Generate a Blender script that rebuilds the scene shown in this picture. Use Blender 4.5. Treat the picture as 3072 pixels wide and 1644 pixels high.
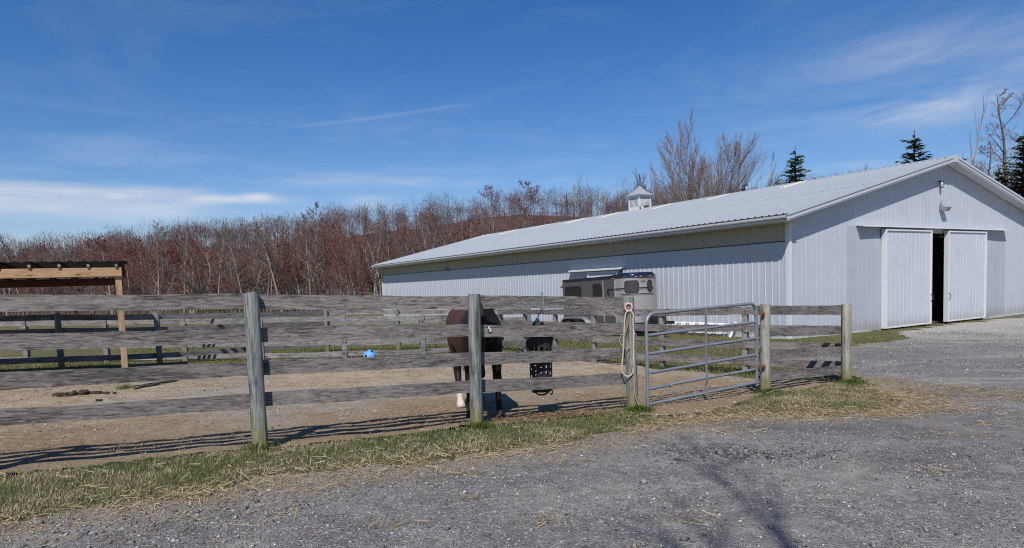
import bpy, bmesh, math, random
import numpy as np
from mathutils import Vector, Matrix

for o in list(bpy.data.objects):
    bpy.data.objects.remove(o, do_unlink=True)
SC = bpy.context.scene
COL = SC.collection
R = math.radians
CAM_Z = 2.37

# ------------------------------------------------------------------ camera
cd = bpy.data.cameras.new("camera")
cam = bpy.data.objects.new("camera", cd)
COL.objects.link(cam)
cd.sensor_fit = 'HORIZONTAL'
cd.sensor_width = 36.0
cd.lens = 2001.1 / 3072 * 36
cd.shift_x = 0.0
cd.shift_y = 174.6 / 3072
cd.clip_start = 0.1
cd.clip_end = 4000
cam.matrix_world = (Matrix.Translation((0, 0, CAM_Z)) @ Matrix.Rotation(R(90 - 3.989), 4, 'X')
                    @ Matrix.Rotation(R(-1.962), 4, 'Z'))
SC.camera = cam

# ------------------------------------------------------------------ light
SUN_H = Vector((-0.19, -0.982, 0)).normalized()      # horizontal direction towards the sun
SUN_EL = 50.0
sun_dir = Vector((SUN_H.x * math.cos(R(SUN_EL)), SUN_H.y * math.cos(R(SUN_EL)), math.sin(R(SUN_EL))))
ld = bpy.data.lights.new("sun", 'SUN')
ld.energy = 5.0
ld.angle = R(0.5)
ld.color = (1.0, 0.955, 0.895)
sun = bpy.data.objects.new("sun", ld)
COL.objects.link(sun)
sun.rotation_euler = sun_dir.to_track_quat('Z', 'Y').to_euler()

world = bpy.data.worlds.new("World")
SC.world = world
world.use_nodes = True
SC.view_settings.view_transform = 'Standard'
SC.view_settings.look = 'None'
SC.view_settings.exposure = 0.10
SC.view_settings.gamma = 1.0
SC.view_settings.use_curve_mapping = False
SC.render.film_transparent = False
SC.cycles.max_bounces = 5
SC.cycles.diffuse_bounces = 3
SC.cycles.glossy_bounces = 3
SC.cycles.transparent_max_bounces = 6
SC.cycles.use_denoising = False
SC.cycles.filter_width = 1.1


class NT:
    """small wrapper to write node trees compactly"""
    def __init__(s, tree):
        s.t = tree
        s.t.nodes.clear()

    def n(s, typ, **kw):
        nd = s.t.nodes.new(typ)
        ins = kw.pop('ins', {})
        for k, v in kw.items():
            setattr(nd, k, v)
        for k, v in ins.items():
            s.put(nd, k, v)
        return nd

    def put(s, nd, k, v):
        sock = nd.inputs[k]
        if hasattr(v, 'is_linked') or isinstance(v, bpy.types.NodeSocket):
            s.t.links.new(v, sock)
        elif isinstance(v, bpy.types.Node):
            s.t.links.new(v.outputs[0], sock)
        else:
            if hasattr(sock, 'default_value'):
                try:
                    n = len(sock.default_value)
                    v = tuple(v) if hasattr(v, '__len__') else (v,) * n
                    if len(v) == 3 and n == 4:
                        v = v + (1.0,)
                except TypeError:
                    pass
                sock.default_value = v

    def math(s, op, a, b=None, c=None, clamp=False):
        nd = s.n('ShaderNodeMath', operation=op, use_clamp=clamp)
        s.put(nd, 0, a)
        if b is not None:
            s.put(nd, 1, b)
        if c is not None:
            s.put(nd, 2, c)
        return nd.outputs[0]

    def mix(s, f, a, b, blend='MIX'):
        nd = s.n('ShaderNodeMix', data_type='RGBA', blend_type=blend)
        s.put(nd, 0, f)
        s.put(nd, 6, a)
        s.put(nd, 7, b)
        return nd.outputs[2]

    def noise(s, vec, scale=5, detail=4, rough=.55, dist=0, dim='3D', norm=True):
        nd = s.n('ShaderNodeTexNoise', noise_dimensions=dim)
        nd.normalize = norm
        if vec is not None:
            s.put(nd, 'Vector', vec)
        s.put(nd, 'Scale', scale)
        s.put(nd, 'Detail', detail)
        s.put(nd, 'Roughness', rough)
        s.put(nd, 'Distortion', dist)
        return nd.outputs[0]

    def ramp(s, f, stops, interp='LINEAR'):
        nd = s.n('ShaderNodeValToRGB')
        cr = nd.color_ramp
        cr.interpolation = interp
        while len(cr.elements) < len(stops):
            cr.elements.new(0.5)
        for e, (p, c) in zip(cr.elements, stops):
            e.position = p
            if not hasattr(c, '__len__'):
                c = (c, c, c)
            e.color = tuple(c) + (1.0,) if len(c) == 3 else c
        s.put(nd, 0, f)
        return nd.outputs[0]

    def mapr(s, v, a, b, c=0., d=1., smooth=False):
        nd = s.n('ShaderNodeMapRange')
        nd.interpolation_type = 'SMOOTHSTEP' if smooth else 'LINEAR'
        for k, x in enumerate((v, a, b, c, d)):
            s.put(nd, k, x)
        return nd.outputs[0]

    def mapping(s, vec, scale=(1, 1, 1), loc=(0, 0, 0), rot=(0, 0, 0)):
        nd = s.n('ShaderNodeMapping')
        s.put(nd, 'Vector', vec)
        s.put(nd, 'Scale', scale)
        s.put(nd, 'Location', loc)
        s.put(nd, 'Rotation', rot)
        return nd.outputs[0]


# ------------------------------------------------------------------ sky with thin cirrus
def build_sky():
    w = NT(world.node_tree)
    sky = w.n('ShaderNodeTexSky')
    sky.sky_type = 'NISHITA'
    sky.sun_disc = False
    sky.sun_elevation = R(SUN_EL)
    sky.sun_rotation = math.atan2(SUN_H.x, SUN_H.y)
    sky.altitude = 150
    sky.air_density = 1.0
    sky.dust_density = 0.35
    sky.ozone_density = 2.2
    tc = w.n('ShaderNodeTexCoord')
    sep = w.n('ShaderNodeSeparateXYZ')
    w.put(sep, 0, tc.outputs['Generated'])
    az = w.math('MULTIPLY', w.math('ARCTAN2', sep.outputs[0], sep.outputs[1]), 57.2958)
    el = w.math('MULTIPLY', w.math('ARCSINE', sep.outputs[2]), 57.2958)
    # tilt so that streaks run slightly upwards to the right
    el2 = w.math('SUBTRACT', el, w.math('MULTIPLY', az, 0.09))

    def vec(a, b, sa, sb, off=0.):
        c = w.n('ShaderNodeCombineXYZ')
        w.put(c, 0, w.math('MULTIPLY', a, sa))
        w.put(c, 1, w.math('MULTIPLY', b, sb))
        w.put(c, 2, off)
        return c.outputs[0]

    def gauss(a, c, wd):
        d = w.math('DIVIDE', w.math('SUBTRACT', a, c), wd)
        return w.math('POWER', 2.71828, w.math('MULTIPLY', w.math('MULTIPLY', d, d), -1.0))

    n1 = w.noise(vec(az, el2, 0.045, 0.16, 2.3), 1.0, 6, .58, .8)
    veil = w.mapr(n1, 0.52, 0.84, 0, 0.16)
    n2 = w.noise(vec(az, el, 0.09, 0.55, 7.7), 1.0, 7, .6, .5)
    wisps = w.mapr(n2, 0.52, 0.78, 0, 0.45)
    low = w.mapr(el, 5, 15, 1.0, 0.06)
    a1 = w.math('MULTIPLY', wisps, low)
    # cloud bank low in the west
    n3 = w.noise(vec(az, el, 0.10, 0.75, 1.1), 1.0, 6, .55, .6)
    topd = w.math('ADD', el, w.math('MULTIPLY', w.math('SUBTRACT', n3, .5), 2.2))
    bank = w.math('MULTIPLY', w.mapr(topd, 8.5, 7.7, 0, 1, True), w.mapr(el, 5.1, 6.9, 0, 1, True))
    bank = w.math('MULTIPLY', bank, w.mapr(az, -21.0, -27.5, 0, 1, True))
    bank = w.math('MULTIPLY', bank, w.mapr(n3, 0.2, 0.6, 0.45, .78))
    tail = w.math('MULTIPLY', gauss(el, 7.45, .33), w.mapr(az, -14.5, -24., 0, 1, True))
    tail = w.math('MULTIPLY', tail, w.mapr(n3, .36, .6, 0, .9))
    puff = w.math('ADD', w.math('MULTIPLY', gauss(az, -11.6, 1.6), gauss(el, 7.2, .5)), w.math('MULTIPLY', gauss(az, -20.2, 1.1), gauss(el, 7.75, .26)))
    puff = w.math('ADD', puff, w.math('MULTIPLY', w.math('MULTIPLY', gauss(az, -13.5, 6.), gauss(el, 9.2, .6)), .6))
    tail = w.math('ADD', tail, w.math('MULTIPLY', puff, w.mapr(n3, .34, .62, .05, .8)))
    # brighter feathered cirrus to the north-east
    n4 = w.noise(vec(az, el2, 0.075, 0.30, 5.0), 1.0, 8, .62, 1.2)
    east = w.math('MULTIPLY', gauss(az, 33., 11.), w.math('ADD', w.math('MULTIPLY', gauss(el, 15.0, 2.0), .95),
                                                         gauss(el, 11.4, 1.5)))
    east = w.math('MULTIPLY', east, w.mapr(n4, 0.34, 0.72, 0, .66))
    # old contrail
    line = w.math('SUBTRACT', el, w.math('ADD', 15.43, w.math('MULTIPLY', az, 0.135)))
    con = w.math('MULTIPLY', gauss(line, 0., .14), w.math('MULTIPLY', w.mapr(az, -24, -10, 0, 1, True), w.mapr(az, -1.5, -6, 0, 1, True)))
    con = w.math('MULTIPLY', con, w.mapr(n2, .3, .7, .03, .17))
    tot = w.math('ADD', w.math('ADD', veil, a1), w.math('ADD', w.math('ADD', bank, tail), w.math('ADD', east, con)), clamp=True)
    tot = w.math('MULTIPLY', tot, w.mapr(el, 0, 3, .6, 1))
    tot = w.math('MULTIPLY', tot, .74)
    hs = w.n('ShaderNodeHueSaturation')
    w.put(hs, 'Saturation', 1.38)
    w.put(hs, 'Value', 1.0)
    w.put(hs, 'Color', sky.outputs[0])
    skyc = w.mix(1.0, hs.outputs[0], (1.06, .965, 1.10), 'MULTIPLY')
    cloudc = w.mix(w.mapr(n3, .3, .7), (6.6, 7.0, 7.8), (8.0, 8.2, 8.7))
    out = w.mix(tot, skyc, cloudc)
    bg = w.n('ShaderNodeBackground')
    w.put(bg, 'Color', out)
    w.put(bg, 'Strength', 0.090)
    o = w.n('ShaderNodeOutputWorld')
    w.put(o, 0, bg.outputs[0])


build_sky()

# ------------------------------------------------------------------ helpers
rng = np.random.default_rng(11)
random.seed(5)


def hash2(ix, iy, seed):
    h = (ix.astype(np.int64) * 374761393 + iy.astype(np.int64) * 668265263 + seed * 69069) & 0x7fffffff
    h = ((h ^ (h >> 13)) * 1274126177) & 0x7fffffff
    return ((h ^ (h >> 16)) & 0xffff) / 65535.0


def vnoise(x, y, seed=0):
    x = np.asarray(x, float)
    y = np.asarray(y, float)
    ix, iy = np.floor(x), np.floor(y)
    fx, fy = x - ix, y - iy
    fx = fx * fx * (3 - 2 * fx)
    fy = fy * fy * (3 - 2 * fy)
    a = hash2(ix, iy, seed)
    b = hash2(ix + 1, iy, seed)
    c = hash2(ix, iy + 1, seed)
    d = hash2(ix + 1, iy + 1, seed)
    return (a * (1 - fx) + b * fx) * (1 - fy) + (c * (1 - fx) + d * fx) * fy


def fbm(x, y, seed=0, octaves=4):
    s, amp, tot = 0, 1., 0
    for k in range(octaves):
        s = s + amp * vnoise(np.asarray(x) * 2 ** k, np.asarray(y) * 2 ** k, seed + 17 * k)
        tot += amp
        amp *= .5
    return s / tot


def gz0(x, y):
    """terrain: falls gently from the drive to the level pad of the barn"""
    a = -1.32 - .02 * np.asarray(x, float) - .036 * np.asarray(y, float)
    a = np.minimum(a, -.2)
    b = -2.42
    return .5 * (a + b + np.sqrt((a - b) ** 2 + .0144)) + CAM_Z


def gz(x, y):
    x = np.asarray(x, float)
    y = np.asarray(y, float)
    near = np.clip(1.2 - np.hypot(x, y - 8) / 40, 0, 1)
    return gz0(x, y) + near * ((fbm(x * .7, y * .7, 3, 3) - .5) * .07 + (fbm(x * 3.1, y * 3.1, 9, 2) - .5) * .018)


def gzf(x, y):
    return float(gz(x, y))


def mesh_np(name, V, F, mats=(), col=None, matidx=None, smooth=False, attrs=None):
    """V (n,3); F (m,k) all same size, or list of arrays"""
    me = bpy.data.meshes.new(name)
    V = np.asarray(V, np.float32)
    Fs = F if (isinstance(F, list) and isinstance(F[0], np.ndarray)) else [F]
    Fs = [np.asarray(f, np.int32) for f in Fs if len(f)]
    me.vertices.add(len(V))
    me.vertices.foreach_set("co", V.ravel())
    loops = np.concatenate([f.ravel() for f in Fs])
    sizes = np.concatenate([np.full(len(f), f.shape[1], np.int32) for f in Fs])
    me.loops.add(len(loops))
    me.loops.foreach_set("vertex_index", loops)
    me.polygons.add(len(sizes))
    st = np.concatenate([[0], np.cumsum(sizes)[:-1]]).astype(np.int32)
    me.polygons.foreach_set("loop_start", st)
    me.polygons.foreach_set("loop_total", sizes)
    if matidx is not None:
        me.polygons.foreach_set("material_index", np.asarray(matidx, np.int32))
    if smooth:
        me.polygons.foreach_set("use_smooth", np.ones(len(sizes), bool))
    for m in mats:
        me.materials.append(m)
    if col is not None:
        ca = me.color_attributes.new("col", 'FLOAT_COLOR', 'POINT')
        c = np.ones((len(V), 4), np.float32)
        c[:, :3] = col
        ca.data.foreach_set("color", c.ravel())
    if attrs:
        for k, v in attrs.items():
            a = me.attributes.new(k, 'FLOAT', 'POINT')
            a.data.foreach_set("value", np.asarray(v, np.float32))
    me.update()
    me.validate(clean_customdata=False)
    return me


class MB:
    """collects shapes, builds one mesh object"""
    def __init__(s):
        s.v, s.f, s.mi = [], [], []

    def add(s, vs, fs, m=0):
        o = len(s.v)
        s.v += [tuple(p) for p in vs]
        for f in fs:
            s.f.append([i + o for i in f])
            s.mi.append(m)
        return s

    def box(s, x0, x1, y0, y1, z0, z1, m=0, M=None):
        vs = [Vector(p) for p in ((x0, y0, z0), (x1, y0, z0), (x1, y1, z0), (x0, y1, z0), (x0, y0, z1), (x1, y0, z1), (x1, y1, z1), (x0, y1, z1))]
        if M is not None:
            vs = [M @ p for p in vs]
        return s.add(vs, [(0, 3, 2, 1), (4, 5, 6, 7), (0, 1, 5, 4), (1, 2, 6, 5), (2, 3, 7, 6), (3, 0, 4, 7)], m)

    def tube(s, pts, r, sides=8, m=0, cap=True, flat=None):
        pts = [Vector(p) for p in pts]
        n = len(pts)
        rs = r if hasattr(r, '__len__') else [r] * n
        up = None
        rings = []
        for i, p in enumerate(pts):
            t = (pts[min(i + 1, n - 1)] - pts[max(i - 1, 0)])
            if t.length < 1e-9:
                t = Vector((0, 0, 1))
            t.normalize()
            if up is None:
                up = Vector((0, 0, 1)) if abs(t.z) < .9 else Vector((0, 1, 0))
            a = t.cross(up)
            if a.length < 1e-6:
                a = t.orthogonal()
            a.normalize()
            b = a.cross(t).normalized()
            up = b
            fl = flat or 1.0
            rings.append([p + (a * math.cos(2 * math.pi * k / sides) + b * math.sin(2 * math.pi * k / sides) * fl) * rs[i] for k in range(sides)])
        vs = [q for rg in rings for q in rg]
        fs = []
        for i in range(n - 1):
            for k in range(sides):
                k2 = (k + 1) % sides
                fs.append((i * sides + k, i * sides + k2, (i + 1) * sides + k2, (i + 1) * sides + k))
        if cap:
            fs.append(tuple(range(sides - 1, -1, -1)))
            fs.append(tuple((n - 1) * sides + k for k in range(sides)))
        return s.add(vs, fs, m)

    def extrude(s, prof, p0, p1, ax, ay, m=0, cap=True):
        """2D profile swept from p0 to p1; ax, ay the 3D axes of the profile"""
        p0, p1, ax, ay = Vector(p0), Vector(p1), Vector(ax), Vector(ay)
        n = len(prof)
        vs = [p0 + ax * a + ay * b for a, b in prof] + [p1 + ax * a + ay * b for a, b in prof]
        fs = [(k, (k + 1) % n, n + (k + 1) % n, n + k) for k in range(n)]
        if cap:
            fs += [tuple(range(n - 1, -1, -1)), tuple(range(n, 2 * n))]
        return s.add(vs, fs, m)

    def ellipsoid(s, c, rad, seg=12, rings=8, m=0, jitter=0, rnd=random):
        vs = [(c[0], c[1], c[2] - rad[2])]
        for i in range(1, rings):
            th = math.pi * i / rings
            for k in range(seg):
                ph = 2 * math.pi * k / seg
                j = 1 + rnd.uniform(-jitter, jitter)
                vs.append((c[0] + rad[0] * math.sin(th) * math.cos(ph) * j, c[1] + rad[1] * math.sin(th) * math.sin(ph) * j, c[2] - rad[2] * math.cos(th) * j))
        vs.append((c[0], c[1], c[2] + rad[2]))
        fs = [(0, 1 + (k + 1) % seg, 1 + k) for k in range(seg)]
        for i in range(rings - 2):
            for k in range(seg):
                a, b = 1 + i * seg + k, 1 + i * seg + (k + 1) % seg
                fs.append((a, b, b + seg, a + seg))
        L = len(vs) - 1
        fs += [(L, L - seg + k, L - seg + (k + 1) % seg) for k in range(seg)]
        return s.add(vs, fs, m)

    def mesh(s, name, mats, smooth=False, bevel=0):
        me = bpy.data.meshes.new(name)
        me.from_pydata(s.v, [], s.f)
        for m in (mats if isinstance(mats, (list, tuple)) else [mats]):
            me.materials.append(m)
        me.polygons.foreach_set("material_index", s.mi)
        if smooth:
            me.polygons.foreach_set("use_smooth", [True] * len(s.f))
            me.set_sharp_from_angle(angle=R(40))
        if bevel:
            bm = bmesh.new()
            bm.from_mesh(me)
            bmesh.ops.bevel(bm, geom=[e for e in bm.edges if len(e.link_faces) == 2 and e.calc_face_angle(0) > R(40)], offset=bevel, segments=1, affect='EDGES', clamp_overlap=True)
            bm.to_mesh(me)
            bm.free()
        me.update()
        return me

    def build(s, name, mats, parent=None, smooth=False, bevel=0, loc=None, rot=None):
        return put(name, s.mesh(name, mats, smooth, bevel), parent, loc, rot)


def put(name, data, parent=None, loc=None, rot=None):
    o = bpy.data.objects.new(name, data)
    COL.objects.link(o)
    if parent:
        o.parent = parent
    if loc is not None:
        o.location = loc
    if rot is not None:
        o.rotation_euler = rot
    return o


def tag(o, label=None, cat=None, group=None, kind=None):
    if label:
        o["label"] = label
    if cat:
        o["category"] = cat
    if group:
        o["group"] = group
    if kind:
        o["kind"] = kind
    return o


def thing(name, label, cat, loc=(0, 0, 0), rz=0, group=None):
    o = put(name, None, None, loc, (0, 0, rz))
    o.empty_display_size = .2
    return tag(o, label, cat, group)


# ------------------------------------------------------------------ materials
def material(name):
    m = bpy.data.materials.new(name)
    m.use_nodes = True
    t = NT(m.node_tree)
    out = t.n('ShaderNodeOutputMaterial')
    b = t.n('ShaderNodeBsdfPrincipled')
    t.put(out, 0, b.outputs[0])
    return m, t, b


def plain(name, c, rough=.6, metal=0, var=.15, scale=12, bump=0, spec=.5, coat=0):
    m, t, b = material(name)
    tc = t.n('ShaderNodeTexCoord')
    n = t.noise(tc.outputs['Object'], scale, 5, .6)
    n2 = t.noise(tc.outputs['Object'], scale * .17, 3, .5)
    f = t.math('MULTIPLY', t.math('ADD', n, n2), .5)
    c = Vector(c)
    col = t.ramp(f, [(.3, tuple(c * (1 - var))), (.7, tuple(c * (1 + var)))])
    t.put(b, 'Base Color', col)
    t.put(b, 'Roughness', t.mapr(n, .3, .7, max(0, rough - .08), min(1, rough + .08)))
    t.put(b, 'Metallic', metal)
    t.put(b, 'Specular IOR Level', spec)
    if coat:
        t.put(b, 'Coat Weight', coat)
        t.put(b, 'Coat Roughness', .06)
    if bump:
        bp = t.n('ShaderNodeBump')
        t.put(bp, 'Strength', bump)
        t.put(bp, 'Distance', .01)
        t.put(bp, 'Height', n)
        t.put(b, 'Normal', bp.outputs[0])
    return m


def weathered(name, dark, mid, light, along='X', warm=0., base_algae=False, freq=1.0):
    m, t, b = material(name)
    tc = t.n('ShaderNodeTexCoord')
    oi = t.n('ShaderNodeObjectInfo')
    off = t.n('ShaderNodeCombineXYZ')
    for k in range(3):
        t.put(off, k, t.math('MULTIPLY', oi.outputs['Random'], 37. + 11 * k))
    v = t.n('ShaderNodeVectorMath', operation='ADD')
    t.put(v, 0, tc.outputs['Object'])
    t.put(v, 1, off.outputs[0])
    sc = (4.6, 46, 46) if along == 'X' else (40, 40, 2.6)
    sc2 = (1.1, 7, 7) if along == 'X' else (9, 9, 1.1)
    sc = tuple(q * freq for q in sc)
    g = t.noise(t.mapping(v.outputs[0], sc), 1.0, 7, .68, 1.1)
    g2 = t.noise(t.mapping(v.outputs[0], sc2), 1.0, 5, .6, .9)
    blot = t.noise(v.outputs[0], 4.6, 6, .7, .6)
    f = t.math('ADD', t.math('MULTIPLY', g, .7), t.math('MULTIPLY', g2, .3))
    c = t.ramp(f, [(.39, dark), (.47, mid), (.56, light), (.68, tuple(Vector(light) * 1.18))])
    c = t.mix(t.mapr(blot, .52, .74, 0, .62), c, tuple(Vector(dark) * 1.05))
    # knots
    vo = t.n('ShaderNodeTexVoronoi')
    t.put(vo, 'Vector', t.mapping(v.outputs[0], (2.2, 6, 6) if along == 'X' else (6, 6, 2.2)))
    t.put(vo, 'Scale', 1.0)
    k = t.mapr(vo.outputs['Distance'], .05, .16, 1, 0, True)
    c = t.mix(t.math('MULTIPLY', k, .75), c, (.035, .028, .024))
    c = t.mix(t.mapr(oi.outputs['Random'], 0, 1, 0, .28), c, tuple(Vector(mid) * .62))
    if warm:
        c = t.mix(t.mapr(g2, .55, .75, 0, warm), c, (.30, .17, .09))
    # lichen specks
    sp = t.noise(v.outputs[0], 60, 3, .5)
    pat = t.noise(v.outputs[0], 2.0, 2, .5)
    lic = t.math('MULTIPLY', t.mapr(sp, .68, .73, 0, 1), t.mapr(pat, .52, .66, 0, .8))
    c = t.mix(lic, c, (.52, .54, .48))
    if base_algae:
        sx = t.n('ShaderNodeSeparateXYZ')
        t.put(sx, 0, tc.outputs['Object'])
        hh = t.math('ADD', sx.outputs[2], t.math('MULTIPLY', t.math('SUBTRACT', blot, .5), .35))
        c = t.mix(t.mapr(hh, .42, .06, 0, .75, True), c, (.17, .155, .045))
    t.put(b, 'Base Color', c)
    t.put(b, 'Roughness', .9)
    t.put(b, 'Specular IOR Level', .25)
    bp = t.n('ShaderNodeBump')
    t.put(bp, 'Strength', .55)
    t.put(bp, 'Distance', .006)
    t.put(bp, 'Height', f)
    t.put(b, 'Normal', bp.outputs[0])
    return m


def attr_mat(name, rough=.85, trans=0, var=.0, spec=.3):
    m, t, b = material(name)
    a = t.n('ShaderNodeVertexColor')
    a.layer_name = "col"
    c = a.outputs[0]
    if var:
        tc = t.n('ShaderNodeTexCoord')
        n = t.noise(tc.outputs['Object'], 30, 3, .6)
        c = t.mix(1.0, c, t.ramp(n, [(.3, 1 - var), (.7, 1 + var)]), 'MULTIPLY')
    t.put(b, 'Base Color', c)
    t.put(b, 'Roughness', rough)
    t.put(b, 'Specular IOR Level', spec)
    if trans:
        tr = t.n('ShaderNodeBsdfTranslucent')
        t.put(tr, 0, c)
        mx = t.n('ShaderNodeMixShader')
        t.put(mx, 0, trans)
        t.put(mx, 1, b.outputs[0])
        t.put(mx, 2, tr.outputs[0])
        out = [n for n in t.t.nodes if n.type == 'OUTPUT_MATERIAL'][0]
        t.put(out, 0, mx.outputs[0])
    return m


M = {}
M['board'] = weathered('weathered_board', (.026, .023, .0205), (.128, .116, .108), (.245, .227, .214), 'X', .14, False, 1.6)
M['board_far'] = weathered('weathered_board_far', (.05, .048, .046), (.16, .152, .148), (.27, .26, .25), 'X', .05)
M['post'] = weathered('weathered_post', (.045, .05, .048), (.135, .148, .143), (.245, .26, .25), 'Z', .0, True)
M['post_new'] = weathered('grained_post', (.08, .062, .045), (.25, .24, .20), (.38, .38, .33), 'Z', .12, True, .6)
M['post_sq'] = weathered('square_post_wood', (.06, .055, .05), (.19, .18, .165), (.3, .285, .265), 'Z')
M['lumber'] = weathered('fresh_lumber', (.24, .135, .07), (.39, .25, .14), (.46, .31, .19), 'X', .0)
M['lumber_post'] = weathered('treated_post', (.19, .12, .07), (.31, .21, .13), (.38, .27, .18), 'Z', .0)
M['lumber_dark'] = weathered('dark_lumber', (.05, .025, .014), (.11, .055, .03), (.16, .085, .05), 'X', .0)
M['galv'] = plain('galvanised_tube', (.19, .215, .24), .42, .25, .12, 20, .05)
M['steel'] = plain('steel', (.45, .45, .46), .35, .9, .15, 30)
M['rust'] = plain('rusty_bolt', (.22, .075, .03), .85, .2, .4, 60, .3)
M['blackrub'] = plain('black_rubber', (.018, .018, .02), .7, 0, .2, 20, .1)
M['whitetrim'] = plain('white_trim', (.56, .575, .59), .42, 0, .035, 3)
M['siding'] = None


def steel_panel(name, c, rough, streak=.06, spec=.5, dirt=0.):
    m, t, b = material(name)
    tc = t.n('ShaderNodeTexCoord')
    oi = t.n('ShaderNodeObjectInfo')
    n = t.noise(t.mapping(tc.outputs['Object'], (6, 6, .5)), 1, 5, .6)
    n2 = t.noise(tc.outputs['Object'], 1.3, 4, .6)
    f = t.math('ADD', t.math('MULTIPLY', n, .5), t.math('MULTIPLY', n2, .5))
    c = Vector(c)
    col = t.ramp(f, [(.32, tuple(c * (1 - streak))), (.68, tuple(c * (1 + streak)))])
    col = t.mix(t.mapr(oi.outputs['Random'], 0, 1, 0, .05), col, tuple(c * .55))
    if dirt:
        sx = t.n('ShaderNodeSeparateXYZ')
        t.put(sx, 0, tc.outputs['Object'])
        nd_ = t.noise(t.mapping(tc.outputs['Object'], (9, 9, 2.2)), 1, 6, .7)
        dz = t.math('ADD', sx.outputs[2], t.math('MULTIPLY', t.math('SUBTRACT', nd_, .5), 1.1))
        col = t.mix(t.mapr(dz, .55, .0, 0, dirt, True), col, (.23, .20, .155))
        st_ = t.noise(t.mapping(tc.outputs['Object'], (14, 14, .22)), 1, 4, .6)
        col = t.mix(t.mapr(st_, .58, .75, 0, .16), col, tuple(c * .6))
    t.put(b, 'Base Color', col)
    t.put(b, 'Roughness', t.mapr(n2, .3, .7, rough - .06, rough + .08))
    t.put(b, 'Specular IOR Level', spec)
    return m


M['siding'] = steel_panel('white_ribbed_siding', (.415, .447, .497), .5, .06, .5, .55)
M['siding_shade'] = steel_panel('shaded_siding', (.345, .372, .416), .5, .06, .5, .55)  # same white siding, with the shading beside the doors put into its colour
M['doorskin'] = steel_panel('door_siding', (.455, .485, .53), .48, .06, .5, .45)
M['roof'] = steel_panel('white_ribbed_roofing', (.275, .302, .33), .5, .07)
M['tan'] = steel_panel('tan_eave_lights', (.325, .318, .25), .5, .06)
M['skylight'] = steel_panel('yellowed_fibreglass', (.66, .60, .40), .5, .1)
M['soffit'] = steel_panel('soffit', (.55, .57, .60), .5)
M['gutter'] = plain('white_gutter', (.41, .435, .465), .35, 0, .05, 3)
M['darkline'] = plain('dark_flashing', (.035, .037, .042), .6, 0, .2, 8)
M['interior'] = plain('barn_interior', (.06, .055, .05), .9, 0, .2, 4)
M['lampgrey'] = plain('grey_lamp_housing', (.26, .25, .225), .5, .2, .15, 10)
M['glass_clear'] = plain('lamp_glass', (.5, .5, .52), .12, 0, .03, 5, 0, .8)
M['hay'] = attr_mat('straw', .9, .25)
M['grass'] = attr_mat('grass_blade', .75, .3)
M['stone'] = attr_mat('gravel_stone', .85, 0, .1)


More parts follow.
